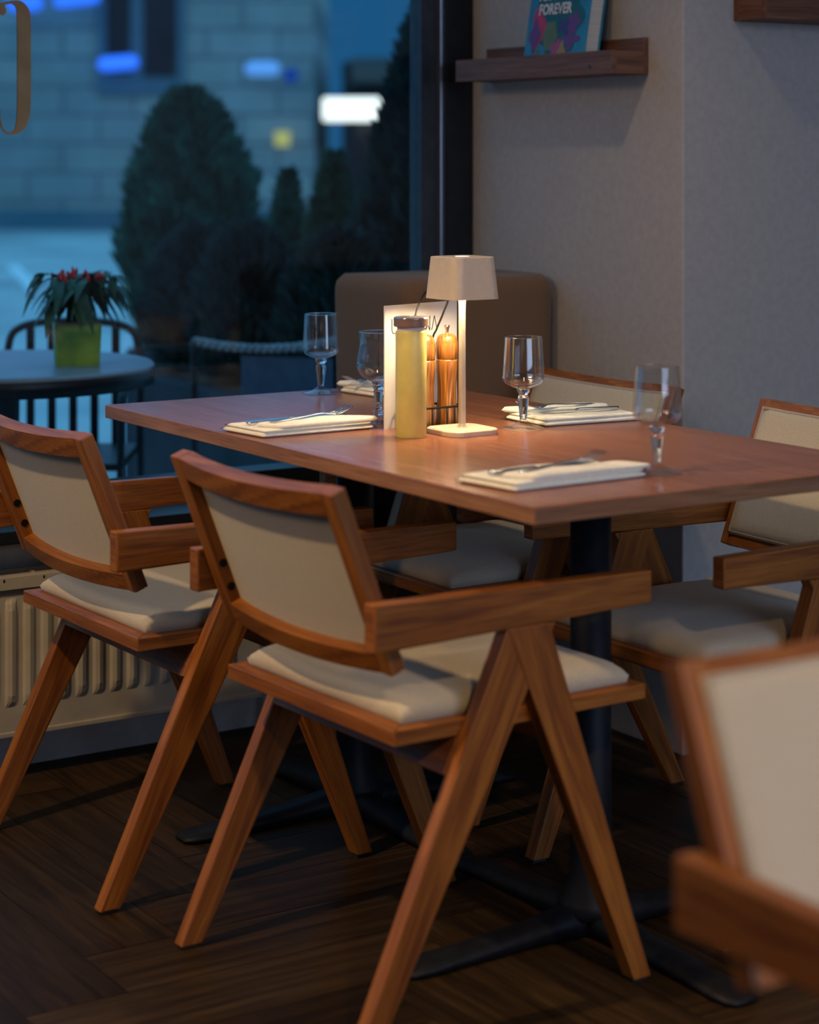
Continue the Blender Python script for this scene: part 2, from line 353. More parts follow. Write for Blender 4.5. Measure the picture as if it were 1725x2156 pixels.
# letter on the window (mirrored, seen from inside)
def letter():
    bm = bmesh.new()
    # centre line of the letter in (x, z) with half widths, from top ball to bottom hook
    WK = 1.28
    pts = [(1.650, 1.556, .006), (1.648, 1.562, .009), (1.6505, 1.570, .006), (1.658, 1.576, .0025), (1.675, 1.5795, .003), (1.690, 1.574, .008), (1.6985, 1.56, .0115), (1.7005, 1.54, .012),
           (1.701, 1.48, .012), (1.701, 1.42, .012), (1.7005, 1.36, .0118), (1.6975, 1.332, .0105), (1.690, 1.314, .0075), (1.680, 1.3045, .0035), (1.669, 1.302, .002), (1.658, 1.306, .0015), (1.650, 1.319, .0013), (1.6465, 1.340, .001), (1.6465, 1.356, .0006)]
    P = []
    for i in range(len(pts)-1):
        a, b, c, d = [pts[max(0, min(len(pts)-1, k))] for k in (i-1, i, i+1, i+2)]
        for k in range(5):
            t = k/5; P.append([.5*(2*b[q]+(c[q]-a[q])*t+(2*a[q]-5*b[q]+4*c[q]-d[q])*t*t+(3*b[q]-a[q]-3*c[q]+d[q])*t**3) for q in range(3)])
    P.append(list(pts[-1])); P = [[a-.002, b, c*WK] for a, b, c in P]
    L, R = [], []
    for i, p in enumerate(P):
        q0, q1 = P[max(0, i-1)], P[min(len(P)-1, i+1)]; dx, dz = q1[0]-q0[0], q1[1]-q0[1]; l = math.hypot(dx, dz) or 1; n = (-dz/l, dx/l)
        L.append((p[0]+n[0]*p[2], p[1]+n[1]*p[2])); R.append((p[0]-n[0]*p[2], p[1]-n[1]*p[2]))
    for y in (4.130, 4.1335):
        a = [bm.verts.new((x, y, z)) for x, z in L]; b = [bm.verts.new((x, y, z)) for x, z in R]
        for i in range(len(a)-1): bm.faces.new([a[i], a[i+1], b[i+1], b[i]])
    lathe_c = [(1.6485, 1.562)]
    for cx, cz in lathe_c:
        v = [bm.verts.new((cx+.0105*math.cos(k*math.pi/10), 4.1295, cz+.0115*math.sin(k*math.pi/10))) for k in range(20)]; bm.faces.new(v)
    o = obj('window_lettering', bm, M['gold_letter'])
    tag(o, 'tall gold serif letter painted on the window pane, seen mirrored', 'lettering')
letter()

# radiator under the window
def radiator():
    t = thing('radiator', 'cream panel radiator with vertical ribs below the window', 'radiator', (1.2, 3.95, .0))
    bm = bmesh.new(); x0, x1 = -1.0, .95; yf = -.05; p = .038
    # ribbed front
    n = int((x1-x0-.06)/p)
    box(bm, x0, x1, yf+.008, .035, .098, .405)
    bevel(bm, .004, 2)
    xs = x0+.03
    for i in range(n):
        a = xs+i*p; ring = []
        for z, h in ((.150, .0), (.162, .006), (.175, .009), (.345, .009), (.358, .006), (.370, .0)):
            ring.append([(a+.006, yf+.0085, z), (a+.011, yf+.0085-h*.7, z), (a+p/2, yf+.0085-h, z), (a+p-.011, yf+.0085-h*.7, z), (a+p-.006, yf+.0085, z)])
        for r, q in zip(ring, ring[1:]):
            va = [bm.verts.new(v) for v in r]; vb = [bm.verts.new(v) for v in q]
            for k in range(4): bm.faces.new([va[k], va[k+1], vb[k+1], vb[k]])
    obj('panel', bm, M['radiator'], t)
    bm = bmesh.new(); box(bm, x0, x1, yf, yf+.007, .388, .412); box(bm, x0, x1, .034, .04, .388, .412); box(bm, x0, x0+.008, yf, .04, .388, .412); box(bm, x1-.008, x1, yf, .04, .388, .412)
    for i in range(24): box(bm, x0+i*.085, x0+i*.085+.004, yf, .04, .403, .409)
    box(bm, x0, x1, -.008, -.004, .403, .409)
    obj('grille', bm, M['radiator'], t)
    boxo('bottom_rail', (x0, x1, yf+.002, yf+.012, .092, .102), M['radiator'], t, bv=.002)
    for q in (x0+.2, x1-.2): boxo('wall_bracket', (q, q+.03, .03, .06, .12, .38), M['radiator'], t)
    bm = bmesh.new(); tube(bm, [(x1, 0, .14), (x1+.05, 0, .14), (x1+.05, 0, .0)], .008, 8); obj('pipe', bm, M['radiator'], t, True)
radiator()

# ------------------------------------------------------------------ chair
def beam4(bm, r0, r1):
    """two quads (each 4 points) -> solid"""
    hexa(bm, list(r0)+list(r1))
def make_chair(name, label, rotz=0, loc=(0, 0, 0), group=None):
    """x = forward, y = left, z up"""
    t = thing(name, label, 'chair', loc, rotz, group)
    w = M['chair_wood']; lo, lt = .2637, .0255
    zs = .4421; sw, sl = .2366, .2337
    def arm_bot(x): return .5623+(.5736-.5623)*(x+.287)/.508
    for s in (1, -1):
        yo, yi = s*lo, s*(lo-lt)
        # rear leg
        bm = bmesh.new(); zt = arm_bot(-.02)
        beam4(bm, [(-.316, yo, .006), (-.279, yo, .006), (-.279, yi, .006), (-.316, yi, .006)], [(-.054, yo, zt), (.036, yo, zt), (.036, yi, zt), (-.054, yi, zt)])
        bevel(bm, .0025, 2); l = obj('leg', bm, w, t, uv_axis=(.27, 0, .57))
        boxo('foot_glide', (-.311, -.283, min(yo, yi)+.004, max(yo, yi)-.004, 0, .007), M['rubber'], l)
        # front leg, lapped over the rear one
        e = .0018*s; bm = bmesh.new()
        beam4(bm, [(.186, yo+e, .006), (.2195, yo+e, .006), (.2195, yi-e, .006), (.186, yi-e, .006)], [(-.0545, yo+e, zt+.0005), (.0225, yo+e, zt+.0005), (.0225, yi-e, zt+.0005), (-.0545, yi-e, zt+.0005)])
        bevel(bm, .0025, 2); l = obj('leg', bm, w, t, uv_axis=(-.21, 0, .56))
        boxo('foot_glide', (.189, .2165, min(yo, yi)+.004, max(yo, yi)-.004, 0, .007), M['rubber'], l)
        # armrest, tapering to the front
        bm = bmesh.new(); ao, ai = s*.2660, s*.2385
        hexa(bm, [(-.287, ao, .5623), (.221, ao, .5736), (.221, ai, .5736), (-.287, ai, .5623), (-.287, ao, .6306), (.221, ao, .623), (.221, ai, .623), (-.287, ai, .6306)])
        bevel(bm, .0035, 3); obj('armrest', bm, w, t, uv_axis=(1, 0, 0))
    # cross rails between the legs
    for x0, za, zb in ((-.150, .366, .4195), (.075, .366, .4195)):
        bm = bmesh.new(); dx = (zb-za)*(.48 if x0 < 0 else -.42)
        hexa(bm, [(x0, -.2375, za), (x0+.024, -.2375, za), (x0+.024, .2375, za), (x0, .2375, za), (x0+dx, -.2375, zb), (x0+dx+.024, -.2375, zb), (x0+dx+.024, .2375, zb), (x0+dx, .2375, zb)])
        bevel(bm, .002, 1); obj('cross_rail', bm, w, t, uv_axis=(0, 1, 0))
    # seat frame: four mitred rails and a board
    bm = bmesh.new(); zb = zs-.0225; r = .045
    o_ = [(-sl, -sw), (sl, -sw), (sl, sw), (-sl, sw)]; i_ = [(-sl+r, -sw+r), (sl-r, -sw+r), (sl-r, sw-r), (-sl+r, sw-r)]
    sf = thing_part = None
    for k in range(4):
        a, b = o_[k], o_[(k+1) % 4]; c, d = i_[(k+1) % 4], i_[k]
        bb = bmesh.new(); hexa(bb, [(*a, zb), (*b, zb), (*c, zb), (*d, zb), (*a, zs), (*b, zs), (*c, zs), (*d, zs)])
        bevel(bb, .0012, 1)
        obj('seat_rail', bb, w, t, uv_axis=(b[0]-a[0], b[1]-a[1], 0))
    boxo('seat_board', (-sl+r-.002, sl-r+.002, -sw+r-.002, sw-r+.002, zb+.003, zs-.004), w, t, axis=(1, 0, 0))
    # seat cushion
    bm = bmesh.new(); N = 26; hx, hy = .2135, .2165; top = {}
    for i in range(N+1):
        for j in range(N+1):
            a, b = -1+2*i/N, -1+2*j/N
            a = math.copysign(1-(1-abs(a))**1.5, a); b = math.copysign(1-(1-abs(b))**1.5, b)
            x, y = a*hx, b*hy
            ex, ey = 1-abs(a), 1-abs(b)
            e = min(1, ex/.16)*1.0; g = min(1, ey/.16)
            h = .012+.020*math.sqrt(max(0, 1-(1-e)**2))*math.sqrt(max(0, 1-(1-g)**2))+.008*math.cos(a*math.pi/2)*math.cos(b*math.pi/2)
            roll = .0045*math.exp(-((x+hx-.052)/.020)**2) - .0035*math.exp(-((x+hx-.085)/.018)**2)
            h += roll*min(1, ey/.25)+.0012*math.sin(x*41+1)*math.sin(y*33)
            top[i, j] = bm.verts.new((x+.004, y, zs+h))
    for i in range(N):
        for j in range(N): bm.faces.new([top[i, j], top[i+1, j], top[i+1, j+1], top[i, j+1]])
    per = [(i, 0) for i in range(N)]+[(N, j) for j in range(N)]+[(i, N) for i in range(N, 0, -1)]+[(0, j) for j in range(N, 0, -1)]
    low = [bm.verts.new((top[k].co.x*.985, top[k].co.y*.985, zs-.002)) for k in per]
    for q in range(len(per)): bm.faces.new([top[per[q]], top[per[(q+1) % len(per)]], low[(q+1) % len(per)], low[q]])
    bm.faces.new(low[::-1])
    obj('seat_cushion', bm, M['fabric'], t, True)
    # backrest: tilted frame, rails and panel curved to the rear
    xt, zt, xb, zb2 = -.339, .7838, -.2364, .5184
    d = Vector((xt-xb, 0, zt-zb2)); Lb = d.length; d.normalize(); f = Vector((d.z, 0, -d.x)); hw = .2349; bw = .031; dep = .0255; SG = .024
    base = Vector((xb, 0, zb2))
    def bk(y, h, k):  # y across, h up the back, k depth forward of the rear plane, with the rearward bow
        c = SG*(1-(min(abs(y), hw)/hw)**2)
        return base+d*h+f*(k-c)+Vector((0, y, 0))
    for s in (1, -1):
        bm = bmesh.new(); y0, y1 = s*hw, s*(hw-bw)
        def pk(y, h, k): return base+d*h+f*k+Vector((0, y, 0))
        hexa(bm, [pk(y0, 0, 0), pk(y0, 0, dep), pk(y1, 0, dep), pk(y1, 0, 0), pk(y0, Lb, 0), pk(y0, Lb, dep), pk(y1, Lb, dep), pk(y1, Lb, 0)])
        bevel(bm, .0025, 2); st = obj('stile', bm, w, t, uv_axis=tuple(d))
        for h in (.055, .096):
            bm = bmesh.new(); c = pk(s*(hw-bw), h, .0115)
            tube(bm, [c+Vector((0, s*.003, 0)), c-Vector((0, s*.0015, 0))], .0068, 16); obj('bolt', bm, M['bolt'], st)
    def rail(h0, h1):
        bm = bmesh.new(); n = 16; ring = []
        for i in range(n+1):
            y = (hw-bw+.0005)*(-1+2*i/n)
            cc = SG*((hw-bw)**2/hw**2)  # rail ends meet the stiles
            q = Vector(f)*(SG*(1-((hw-bw)/hw)**2))
            ring.append([bk(y, h0, 0)+q, bk(y, h0, dep)+q, bk(y, h1, dep)+q, bk(y, h1, 0)+q])
        loft(bm, ring); obj('back_rail', bm, w, t, uv_axis=(0, 1, 0))
    rail(Lb-.036, Lb-.0005); rail(.0005, .030)
    # upholstered panel (thin at the rear, a piped pad on the front)
    q = Vector(f)*(SG*(1-((hw-bw)/hw)**2))
    bm = bmesh.new(); n = 20
    ya = hw-bw; ring = []
    for i in range(n+1):
        y = ya*(-1+2*i/n); ring.append([bk(y, .030, .0200)+q, bk(y, .030, dep)+q, bk(y, Lb-.036, dep)+q, bk(y, Lb-.036, .0200)+q])
    loft(bm, ring); obj('back_panel', bm, M['fabric'], t)
    bm = bmesh.new(); hh0, hh1 = .020, Lb-.017; yb = hw-.019; nx, nz = 22, 16; fr = {}; bk_ = {}
    for i in range(nx+1):
        for j in range(nz+1):
            a, b = -1+2*i/nx, -1+2*j/nz; y = a*yb; h = (hh0+hh1)/2+b*(hh1-hh0)/2
            e = min(1, (1-abs(a))/.12); g = min(1, (1-abs(b))/.16)
            th_ = .003+.007*math.sqrt(1-(1-e)**2)*math.sqrt(1-(1-g)**2)+.004*math.cos(a*math.pi/2)*math.cos(b*math.pi/2)
            fr[i, j] = bm.verts.new(bk(y, h, dep+.001+th_)+q); bk_[i, j] = bm.verts.new(bk(y, h, dep-.004)+q)
    for i in range(nx):
        for j in range(nz):
            bm.faces.new([fr[i, j], fr[i+1, j], fr[i+1, j+1], fr[i, j+1]]); bm.faces.new([bk_[i, j], bk_[i, j+1], bk_[i+1, j+1], bk_[i+1, j]])
    for i in range(nx):
        for j in (0, nz): bm.faces.new([fr[i, j], fr[i+1, j], bk_[i+1, j], bk_[i, j]])
    for j in range(nz):
        for i in (0, nx): bm.faces.new([fr[i, j], fr[i, j+1], bk_[i, j+1], bk_[i, j]])
    pad = obj('back_cushion', bm, M['fabric'], t, True)
    bm = bmesh.new(); pts = []; yp = yb-.004; k = dep+.0045
    for i in range(17): pts.append(bk(yp*(-1+2*i/16), hh1-.004, k)+q)
    for i in range(1, 9): pts.append(bk(yp, hh1-.004-(hh1-hh0-.008)*i/8, k)+q)
    for i in range(1, 17): pts.append(bk(yp*(1-2*i/16), hh0+.004, k)+q)
    for i in range(1, 9): pts.append(bk(-yp, hh0+.004+(hh1-hh0-.008)*i/8, k)+q)
    tube(bm, pts, .0028, 6); obj('piping', bm, M['piping'], pad, True)
    return t
GR = 'wooden armchairs around the set table'
ch0 = make_chair('armchair', 'wooden armchair in the middle foreground, back to the viewer, nearest the table corner', .0315, (1.7915, 2.7011, 0), GR)
dup(ch0, (1.7339, 3.4079, 0), .0214, 'wooden armchair at the left edge, back to the viewer, nearest the radiator', GR)
dup(ch0, (2.390, 3.430, 0), math.pi, 'wooden armchair across the table beside the brown cushion, under the book shelf', GR)
dup(ch0, (2.392, 2.715, 0), math.pi, 'wooden armchair across the table at the right edge, facing the viewer, grey seat', GR)
dup(ch0, (1.462, 1.130, 0), -math.pi/2, 'blurred wooden armchair cropped by the lower right corner, closest to the viewer', 'wooden armchair in the foreground')

# ------------------------------------------------------------------ dining table
TZ = .7658; TX0, TX1, TY0, TY1 = 1.7042, 2.4403, 2.3139, 3.7331
def table():
    t = thing('dining_table', 'rectangular wooden dining table set for four, on black iron pedestals', 'table', ((TX0+TX1)/2, (TY0+TY1)/2, 0))
    hx, hy = (TX1-TX0)/2, (TY1-TY0)/2
    bm = bmesh.new(); box(bm, -hx, hx, -hy, hy, TZ-.0255, TZ); bevel(bm, .0012, 1)
    tp = obj('tabletop', bm, [M['table_wood'], M['table_edge']], t, uv_axis=(0, 1, 0))
    for p in tp.data.polygons:
        if abs(p.normal.z) < .5: p.material_index = 1
    for cy in (2.66-(TY0+TY1)/2, 3.40-(TY0+TY1)/2):
        bm = bmesh.new(); lathe(bm, [(.0, .03), (.058, .03), (.052, .05), (.036, .085), (.0335, .14), (.0335, TZ-.04), (.0, TZ-.04)], 40, (0, cy, 0))
        col = obj('column', bm, M['iron'], t, True)
        bm = bmesh.new(); box(bm, -.14, .14, cy-.14, cy+.14, TZ-.036, TZ-.026); bevel(bm, .002, 1); obj('mounting_plate', bm, M['iron'], t)
        bm = bmesh.new()
        for a in range(4):
            A = a*math.pi/2; c, s = math.cos(A), math.sin(A); R = .36; rings = []
            for r, hw, z in ((.0, .035, .045), (.06, .030, .042), (.14, .026, .031), (.26, .030, .022), (.33, .034, .018), (R, .030, .014), (R+.012, .018, .010)):
                rings.append([(c*r-s*-hw, s*r+c*-hw+cy, .004), (c*r-s*-hw, s*r+c*-hw+cy, z*.7), (c*r-s*-hw*.55, s*r+c*-hw*.55+cy, z), (c*r-s*hw*.55, s*r+c*hw*.55+cy, z), (c*r-s*hw, s*r+c*hw+cy, z*.7), (c*r-s*hw, s*r+c*hw+cy, .004)])
            loft(bm, rings)
        obj('pedestal_base', bm, M['iron'], t, True)
table()

# ------------------------------------------------------------------ table lamp
def lamp():
    t = thing('table_lamp', 'small cream cordless table lamp with a square shade, lit, in the middle of the table', 'lamp', (2.056, 3.006, TZ))
    bm = bmesh.new(); h = .052; r = .026
    rings = [[(x, y, 0) for x, y in rsq(h-.001, r-.001, 8)], [(x, y, .001) for x, y in rsq(h, r, 8)], [(x, y, .0085) for x, y in rsq(h, r, 8)], [(x, y, .010) for x, y in rsq(h-.002, r-.001, 8)]]
    loft(bm, rings); obj('base', bm, M['lamp_paint'], t)
    bm = bmesh.new(); rings = [[(x, y, z) for x, y in rsq(q, .002, 3)] for z, q in ((.0095, .0085), (.012, .0065), (.017, .0052), (.262, .0048))]
    loft(bm, rings); obj('pole', bm, M['lamp_paint'], t)
    bm = bmesh.new(); z0, z1 = .2375, .311
    o0 = rsq(.0515, .020, 8); o1 = rsq(.0450, .018, 8); ti = .0015
    rings = [[(x*.965, y*.965, z0) for x, y in o0], [(x, y, z0) for x, y in o0], [(x, y, z1-.001) for x, y in o1], [(x*.975, y*.975, z1) for x, y in o1]]
    loft(bm, rings, cap0=False)
    rings = [[(x*.965, y*.965, z0) for x, y in o0], [(x*.96, y*.96, z1-.004) for x, y in o1]]
    loft(bm, rings, cap0=False)
    obj('lamp_shade', bm, M['lamp_paint'], t)
    bm = bmesh.new(); lathe(bm, [(0, .2605), (.026, .2605), (.026, .2625), (0, .2625)], 32); obj('led_disc', bm, M['led'], t)
    bm = bmesh.new(); lathe(bm, [(0, z1), (.0125, z1), (.0125, z1+.0008), (0, z1+.0008)], 24); lab(obj('touch_button', bm, M['touch'], t), 'small white glowing touch button')
    l = bpy.data.lights.new('lamp_light', 'AREA'); l.shape = 'DISK'; l.size = .06; l.energy = 1.6; l.color = (1, .80, .52)
    lo_ = bpy.data.objects.new('lamp_light', l); C.objects.link(lo_); lo_.parent = t; lo_.location = (0, 0, .258)
lamp()

# yellow bottle
def bottle():
    t = thing('water_bottle', 'yellow cylindrical bottle with a flat brown cap beside the lamp', 'bottle', (1.954, 3.014, TZ))
    bm = bmesh.new(); lathe(bm, [(0, 0), (.0255, 0), (.027, .002), (.027, .182), (.0262, .1845), (.024, .1855), (0, .1855)], 64); obj('body', bm, M['yellow'], t, False)
    for p in t.children[0].data.polygons: p.use_smooth = abs(p.normal.z) < .5
    bm = bmesh.new(); lathe(bm, [(.0235, .185), (.0240, .186), (.0240, .1925), (.0, .1925)], 48); lab(obj('neck', bm, M['card'], t, True), 'pale ring between body and cap')
    bm = bmesh.new(); lathe(bm, [(0, .192), (.0295, .192), (.0305, .1935), (.0305, .206), (.0285, .2075), (0, .2075)], 64); obj('cap', bm, M['cap'], t)
    for p in t.children[-1].data.polygons: p.use_smooth = abs(p.normal.z) < .5
    bm = bmesh.new(); lathe(bm, [(.0301, .2068), (.0300, .2080), (.0280, .2084), (.0275, .2074)], 64); lab(obj('rim', bm, M['chrome'], t, True), 'thin chrome ring on the cap')
bottle()

# menu card with letters
def menu():
    a = math.atan2(3.170-3.118, 2.164-1.966); t = thing('menu_card', 'white menu card standing upright behind the yellow bottle', 'menu', (1.966, 3.119, TZ), a)
    Wc, Hc = .196, .2205; bm = bmesh.new(); n = 10; ring = []
    for i in range(n+1):
        x = Wc*i/n; z = .0; ring.append([(x, 0, 0), (x, .0022, 0), (x, .0022, Hc), (x, 0, Hc)])
    loft(bm, ring); obj('card', bm, M['card'], t)
    def stroke(bm, p, w=.0015):
        for (x0, z0), (x1, z1) in zip(p, p[1:]):
            dx, dz = x1-x0, z1-z0; l = math.hypot(dx, dz); nx, nz = -dz/l*w/2, dx/l*w/2
            hexa(bm, [(x0+nx, -.0006, z0+nz), (x0-nx, -.0006, z0-nz), (x0-nx, .0003, z0-nz), (x0+nx, .0003, z0+nz), (x1+nx, -.0006, z1+nz), (x1-nx, -.0006, z1-nz), (x1-nx, .0003, z1-nz), (x1+nx, .0003, z1+nz)])
    G = {'U': [[(0, 1), (0, .2), (.2, 0), (.8, 0), (1, .2), (1, 1)]], 'K': [[(0, 0), (0, 1)], [(1, 1), (0, .45), (1, 0)]], 'R': [[(0, 0), (0, 1), (.8, 1), (1, .75), (.8, .5), (0, .5)], [(.4, .5), (1, 0)]],
         'A': [[(0, 0), (.5, 1), (1, 0)]], 'I': [[(.5, 0), (.5, 1)]], 'N': [[(0, 0), (0, 1), (1, 0), (1, 1)]]}
    x = .019; zb = .170; h = .026
    bm = bmesh.new()
    for ch in 'UKRAINA':
        w = .0145 if ch != 'I' else .003
        for s in G[ch]: stroke(bm, [(x+u*w, zb+v*h) for u, v in s])
        x += w+.0052
    lab(obj('lettering', bm, M['ink'], t), 'thin black capital letters across the card')
menu()

# wire caddy with two wooden mills
def caddy():
    t = thing('wire_caddy', 'black wire caddy holding two wooden mills behind the lamp', 'caddy', (2.045, 3.088, TZ))
    hx, hy = .055, .028
    def loop(z, r=.002):
        bm = bmesh.new(); o = [(x, y, z) for x, y in rsq(hx, .008, 4, hy)]; tube(bm, o+[o[0]], r, 8, False); return bm
    obj('rail', loop(.040), M['wire'], t, True); obj('base_ring', loop(.003), M['wire'], t, True)
    bm = bmesh.new()
    for i in range(7): x = -hx+hx*2*i/6; tube(bm, [(x, -hy, .003), (x, hy, .003)], .0012, 6)
    obj('base_wires', bm, M['wire'], t, True)
    for y in (-hy, hy):
        for x in (-.048, -.032, -.016, 0, .016, .032, .048):
            bm = bmesh.new(); tube(bm, [(x, y, .003), (x, y, .040)], .0018, 6); obj('upright', bm, M['wire'], t, True)
    bm = bmesh.new()
    P = [(-.047, -.02, .003), (-.047, -.015, .10), (-.046, -.008, .165), (-.032, .002, .205), (-.0145, .006, .237), (.002, .004, .252), (.020, .0, .252), (.0365, -.002, .236), (.029, .006, .203), (.024, .019, .175), (.020, .0262, .15), (.020, .0272, .05), (.020, .028, .003)]
    tube(bm, smoothpath(P, 6), .0019, 8); obj('handle', bm, M['wire'], t, True)
caddy()
def mill(name, loc, label, sc=1):
    t = thing(name, label, 'pepper mill', loc, 0, 'wooden mills in the wire caddy'); g = .0205
    bm = bmesh.new(); lathe(bm, [(0, 0), (.0195, 0), (.0202, .002), (.0190, .02), (.0172, .05), (.0172, .07), (.0188, .095), (.0200, .1165), (.0195, .1185), (0, .1185)], 40); 
    o = obj('body', bm, M['mill_wood'], t, True, uv_axis=(.15, .1, 1))
    bm = bmesh.new(); lathe(bm, [(0, .119), (.0190, .119), (.0198, .1205), (.0203, .135), (.0200, .148), (.0172, .158), (.0130, .1625), (.006, .164), (0, .164)], 40)
    obj('head', bm, M['mill_wood'], t, True, uv_axis=(.1, .2, 1))
    bm = bmesh.new(); lathe(bm, [(0, .163), (.0034, .163), (.0028, .168), (.0042, .1745), (.0052, .1765), (.0050, .179), (0, .1795)], 20); lab(obj('knob', bm, M['chrome'], t, True), 'chrome top nut')
mill('pepper_mill', (2.0775, 3.086, TZ+.0045), 'right wooden mill with streaky grain and chrome nut, behind the lamp pole')
mill('pepper_mill', (2.0310, 3.0890, TZ+.0045), 'left wooden mill half hidden behind the yellow bottle')

# ------------------------------------------------------------------ glasses
def dense(p, step=.0016, smooth=True):
    o = []
    for i in range(len(p)-1):
        a, b, c, d = p[max(i-1, 0)], p[i], p[i+1], p[min(i+2, len(p)-1)]; n = max(1, int(math.hypot(c[0]-b[0], c[1]-b[1])/step))
        for k in range(n):
            t = k/n
            if smooth: o.append(tuple(max(0, .5*((2*b[q])+(c[q]-a[q])*t+(2*a[q]-5*b[q]+4*c[q]-d[q])*t*t+(3*b[q]-a[q]-3*c[q]+d[q])*t**3)) for q in (0, 1)))
            else: o.append((b[0]+(c[0]-b[0])*t, b[1]+(c[1]-b[1])*t))
    return o+[p[-1]]
def goblet(label, loc, bowl_o, bowl_i, stem, foot):
    t = thing('goblet', label, 'glass', loc, 0, 'goblets on the dining table')
    rim = [(bowl_o[-1][0], bowl_o[-1][1]), ((bowl_o[-1][0]+bowl_i[0][0])/2, bowl_o[-1][1]+.0006), bowl_i[0]]
    bm = bmesh.new(); lathe(bm, dense(bowl_o)[:-1]+rim+dense(bowl_i)[1:], 72); obj('bowl', bm, M['thin_glass'], t, True)
    bm = bmesh.new(); lathe(bm, [(0, stem[0][1])]+dense(stem, .001, False)+[(0, stem[-1][1])], 10 if len(stem) < 9 else 48); obj('stem', bm, M['glass'], t, len(stem) >= 9)
    bm = bmesh.new(); lathe(bm, dense(foot, .0012), 72); obj('foot', bm, M['foot_glass'], t, True)
    bm = bmesh.new(); r_ = bowl_o[-1][0]-.0005; tube(bm, [(r_*math.cos(a*math.pi/36), r_*math.sin(a*math.pi/36), bowl_o[-1][1]) for a in range(73)], .0007, 6, False); obj('rim', bm, M['glass'], t, True)
    return t
A_o = [(.0, .0722), (.0110, .0722), (.0150, .0735), (.024, .0768), (.0325, .0815), (.0362, .0870), (.0376, .0930), (.0372, .102), (.0362, .120), (.0350, .140), (.0336, .1640)]
A_i = [(.0326, .1640), (.0338, .140), (.0351, .120), (.0361, .102), (.0363, .0935), (.0345, .0880), (.029, .0836), (.018, .0795), (.008, .0778), (0, .0775)]
A_s = [(.0062, .0170), (.0070, .024), (.0086, .040), (.0103, .053), (.0105, .0555), (.0088, .0590), (.0078, .0610), (.0084, .0630), (.0112, .0662), (.0118, .0695), (.0110, .0718)]
A_f = [(0, .0006), (.030, .0004), (.0378, .0006), (.0380, .0014), (.034, .0032), (.022, .0062), (.0125, .0108), (.0072, .0150), (.0062, .0172), (0, .0174)]
B_o = [(0, .0752), (.0112, .0752), (.022, .0800), (.0315, .0870), (.0375, .0960), (.0395, .1060), (.0385, .1170), (.0358, .1320), (.0340, .1450), (.0340, .1560), (.0352, .1668)]
B_i = [(.0342, .1668), (.0329, .1560), (.0328, .1450), (.0346, .1320), (.0372, .1170), (.0380, .1060), (.0362, .0970), (.0300, .0890), (.0195, .0825), (.008, .0798), (0, .0795)]
B_s = [(.0078, .0140), (.0100, .0175), (.0112, .0195), (.0090, .0225), (.0062, .0240), (.0084, .0270), (.0088, .0285), (.0070, .0310), (.0056, .0330), (.0058, .0380), (.0088, .0560), (.0092, .0575), (.0075, .0605), (.0100, .0640), (.0108, .0670), (.0092, .0695), (.0112, .0730), (.0125, .0750)]
B_f = [(0, .0006), (.030, .0004), (.0358, .0006), (.0360, .0014), (.030, .0036), (.020, .0075), (.0105, .0118), (.0078, .0140), (0, .0142)]
g0 = goblet('clear straight-sided goblet nearest the right end of the table', (2.048, 2.463, TZ), A_o, A_i, A_s, A_f)
dup(g0, (2.181, 2.995, TZ), 0, 'clear straight-sided goblet just right of the lamp')
dup(g0, (2.157, 3.667, TZ), 0, 'clear straight-sided goblet at the far left by the window, bluish rim')
goblet('clear tulip-shaped goblet with beaded stem half behind the menu card', (2.009, 3.209, TZ), B_o, B_i, B_s, B_f)

# ------------------------------------------------------------------ napkins and cutlery
def napkin(name, loc, rotz, label, Lx=.235, Ly=.135, seed=1, flip=1):
    """x long, y across; folded layers with rolled edges and a pocket flap on the -y side"""
    rnd = random.Random(seed); t = thing(name, label, 'napkin', loc, rotz, 'folded napkins at the four places')
    def layer(x0, x1, y0, y1, z0, th, bend=0, skew=0., nm='fold', amp=.0015):
        bm = bmesh.new(); nx, ny = 26, 12; up, dn = {}, {}
        ph = rnd.random()*6
        for i in range(nx+1):
            for j in range(ny+1):
                a, b = i/nx, j/ny
                x = x0+(x1-x0)*a+skew*(b-.5); y = y0+(y1-y0)*b
                e = min(a, 1-a)/.05; g = min(b, 1-b)/.09; k = math.sqrt(1-(1-min(1, e))**2)*math.sqrt(1-(1-min(1, g))**2)
                wv = amp*(math.sin(a*5+ph)+.6*math.sin(a*11+b*4+ph*2))*max(0, k)
                lift = bend*(a**2)*(1-b*.3)
                m_ = z0+th/2+wv*.6+lift
                up[i, j] = bm.verts.new((x, y, m_+th/2*k)); dn[i, j] = bm.verts.new((x, y, max(z0 if z0 > .001 else .0, m_-th/2*k-wv*.6)))
        for i in range(nx):
            for j in range(ny):
                bm.faces.new([up[i, j], up[i+1, j], up[i+1, j+1], up[i, j+1]]); bm.faces.new([dn[i, j], dn[i, j+1], dn[i+1, j+1], dn[i+1, j]])
        for i in range(nx):
            for j in (0, ny): bm.faces.new([up[i, j], up[i+1, j], dn[i+1, j], dn[i, j]])
        for j in range(ny):
            for i in (0, nx): bm.faces.new([up[i, j], up[i, j+1], dn[i, j+1], dn[i, j]])
        bmesh.ops.remove_doubles(bm, verts=bm.verts, dist=1e-5)
        return obj(nm, bm, M['linen'], t, True)
    layer(0, Lx, -Ly/2, Ly/2, 0, .0095, skew=-.012)
    layer(.004, Lx-.004, -Ly/2+.001, Ly/2-.006, .0085, .0065, skew=-.010)
    # upper flap making the pocket, on the near side
    layer(.030, Lx-.001, -Ly/2+.001, -Ly/2+.052, .0135, .0095, skew=-.030, nm='pocket_flap', amp=.0022)
    return t
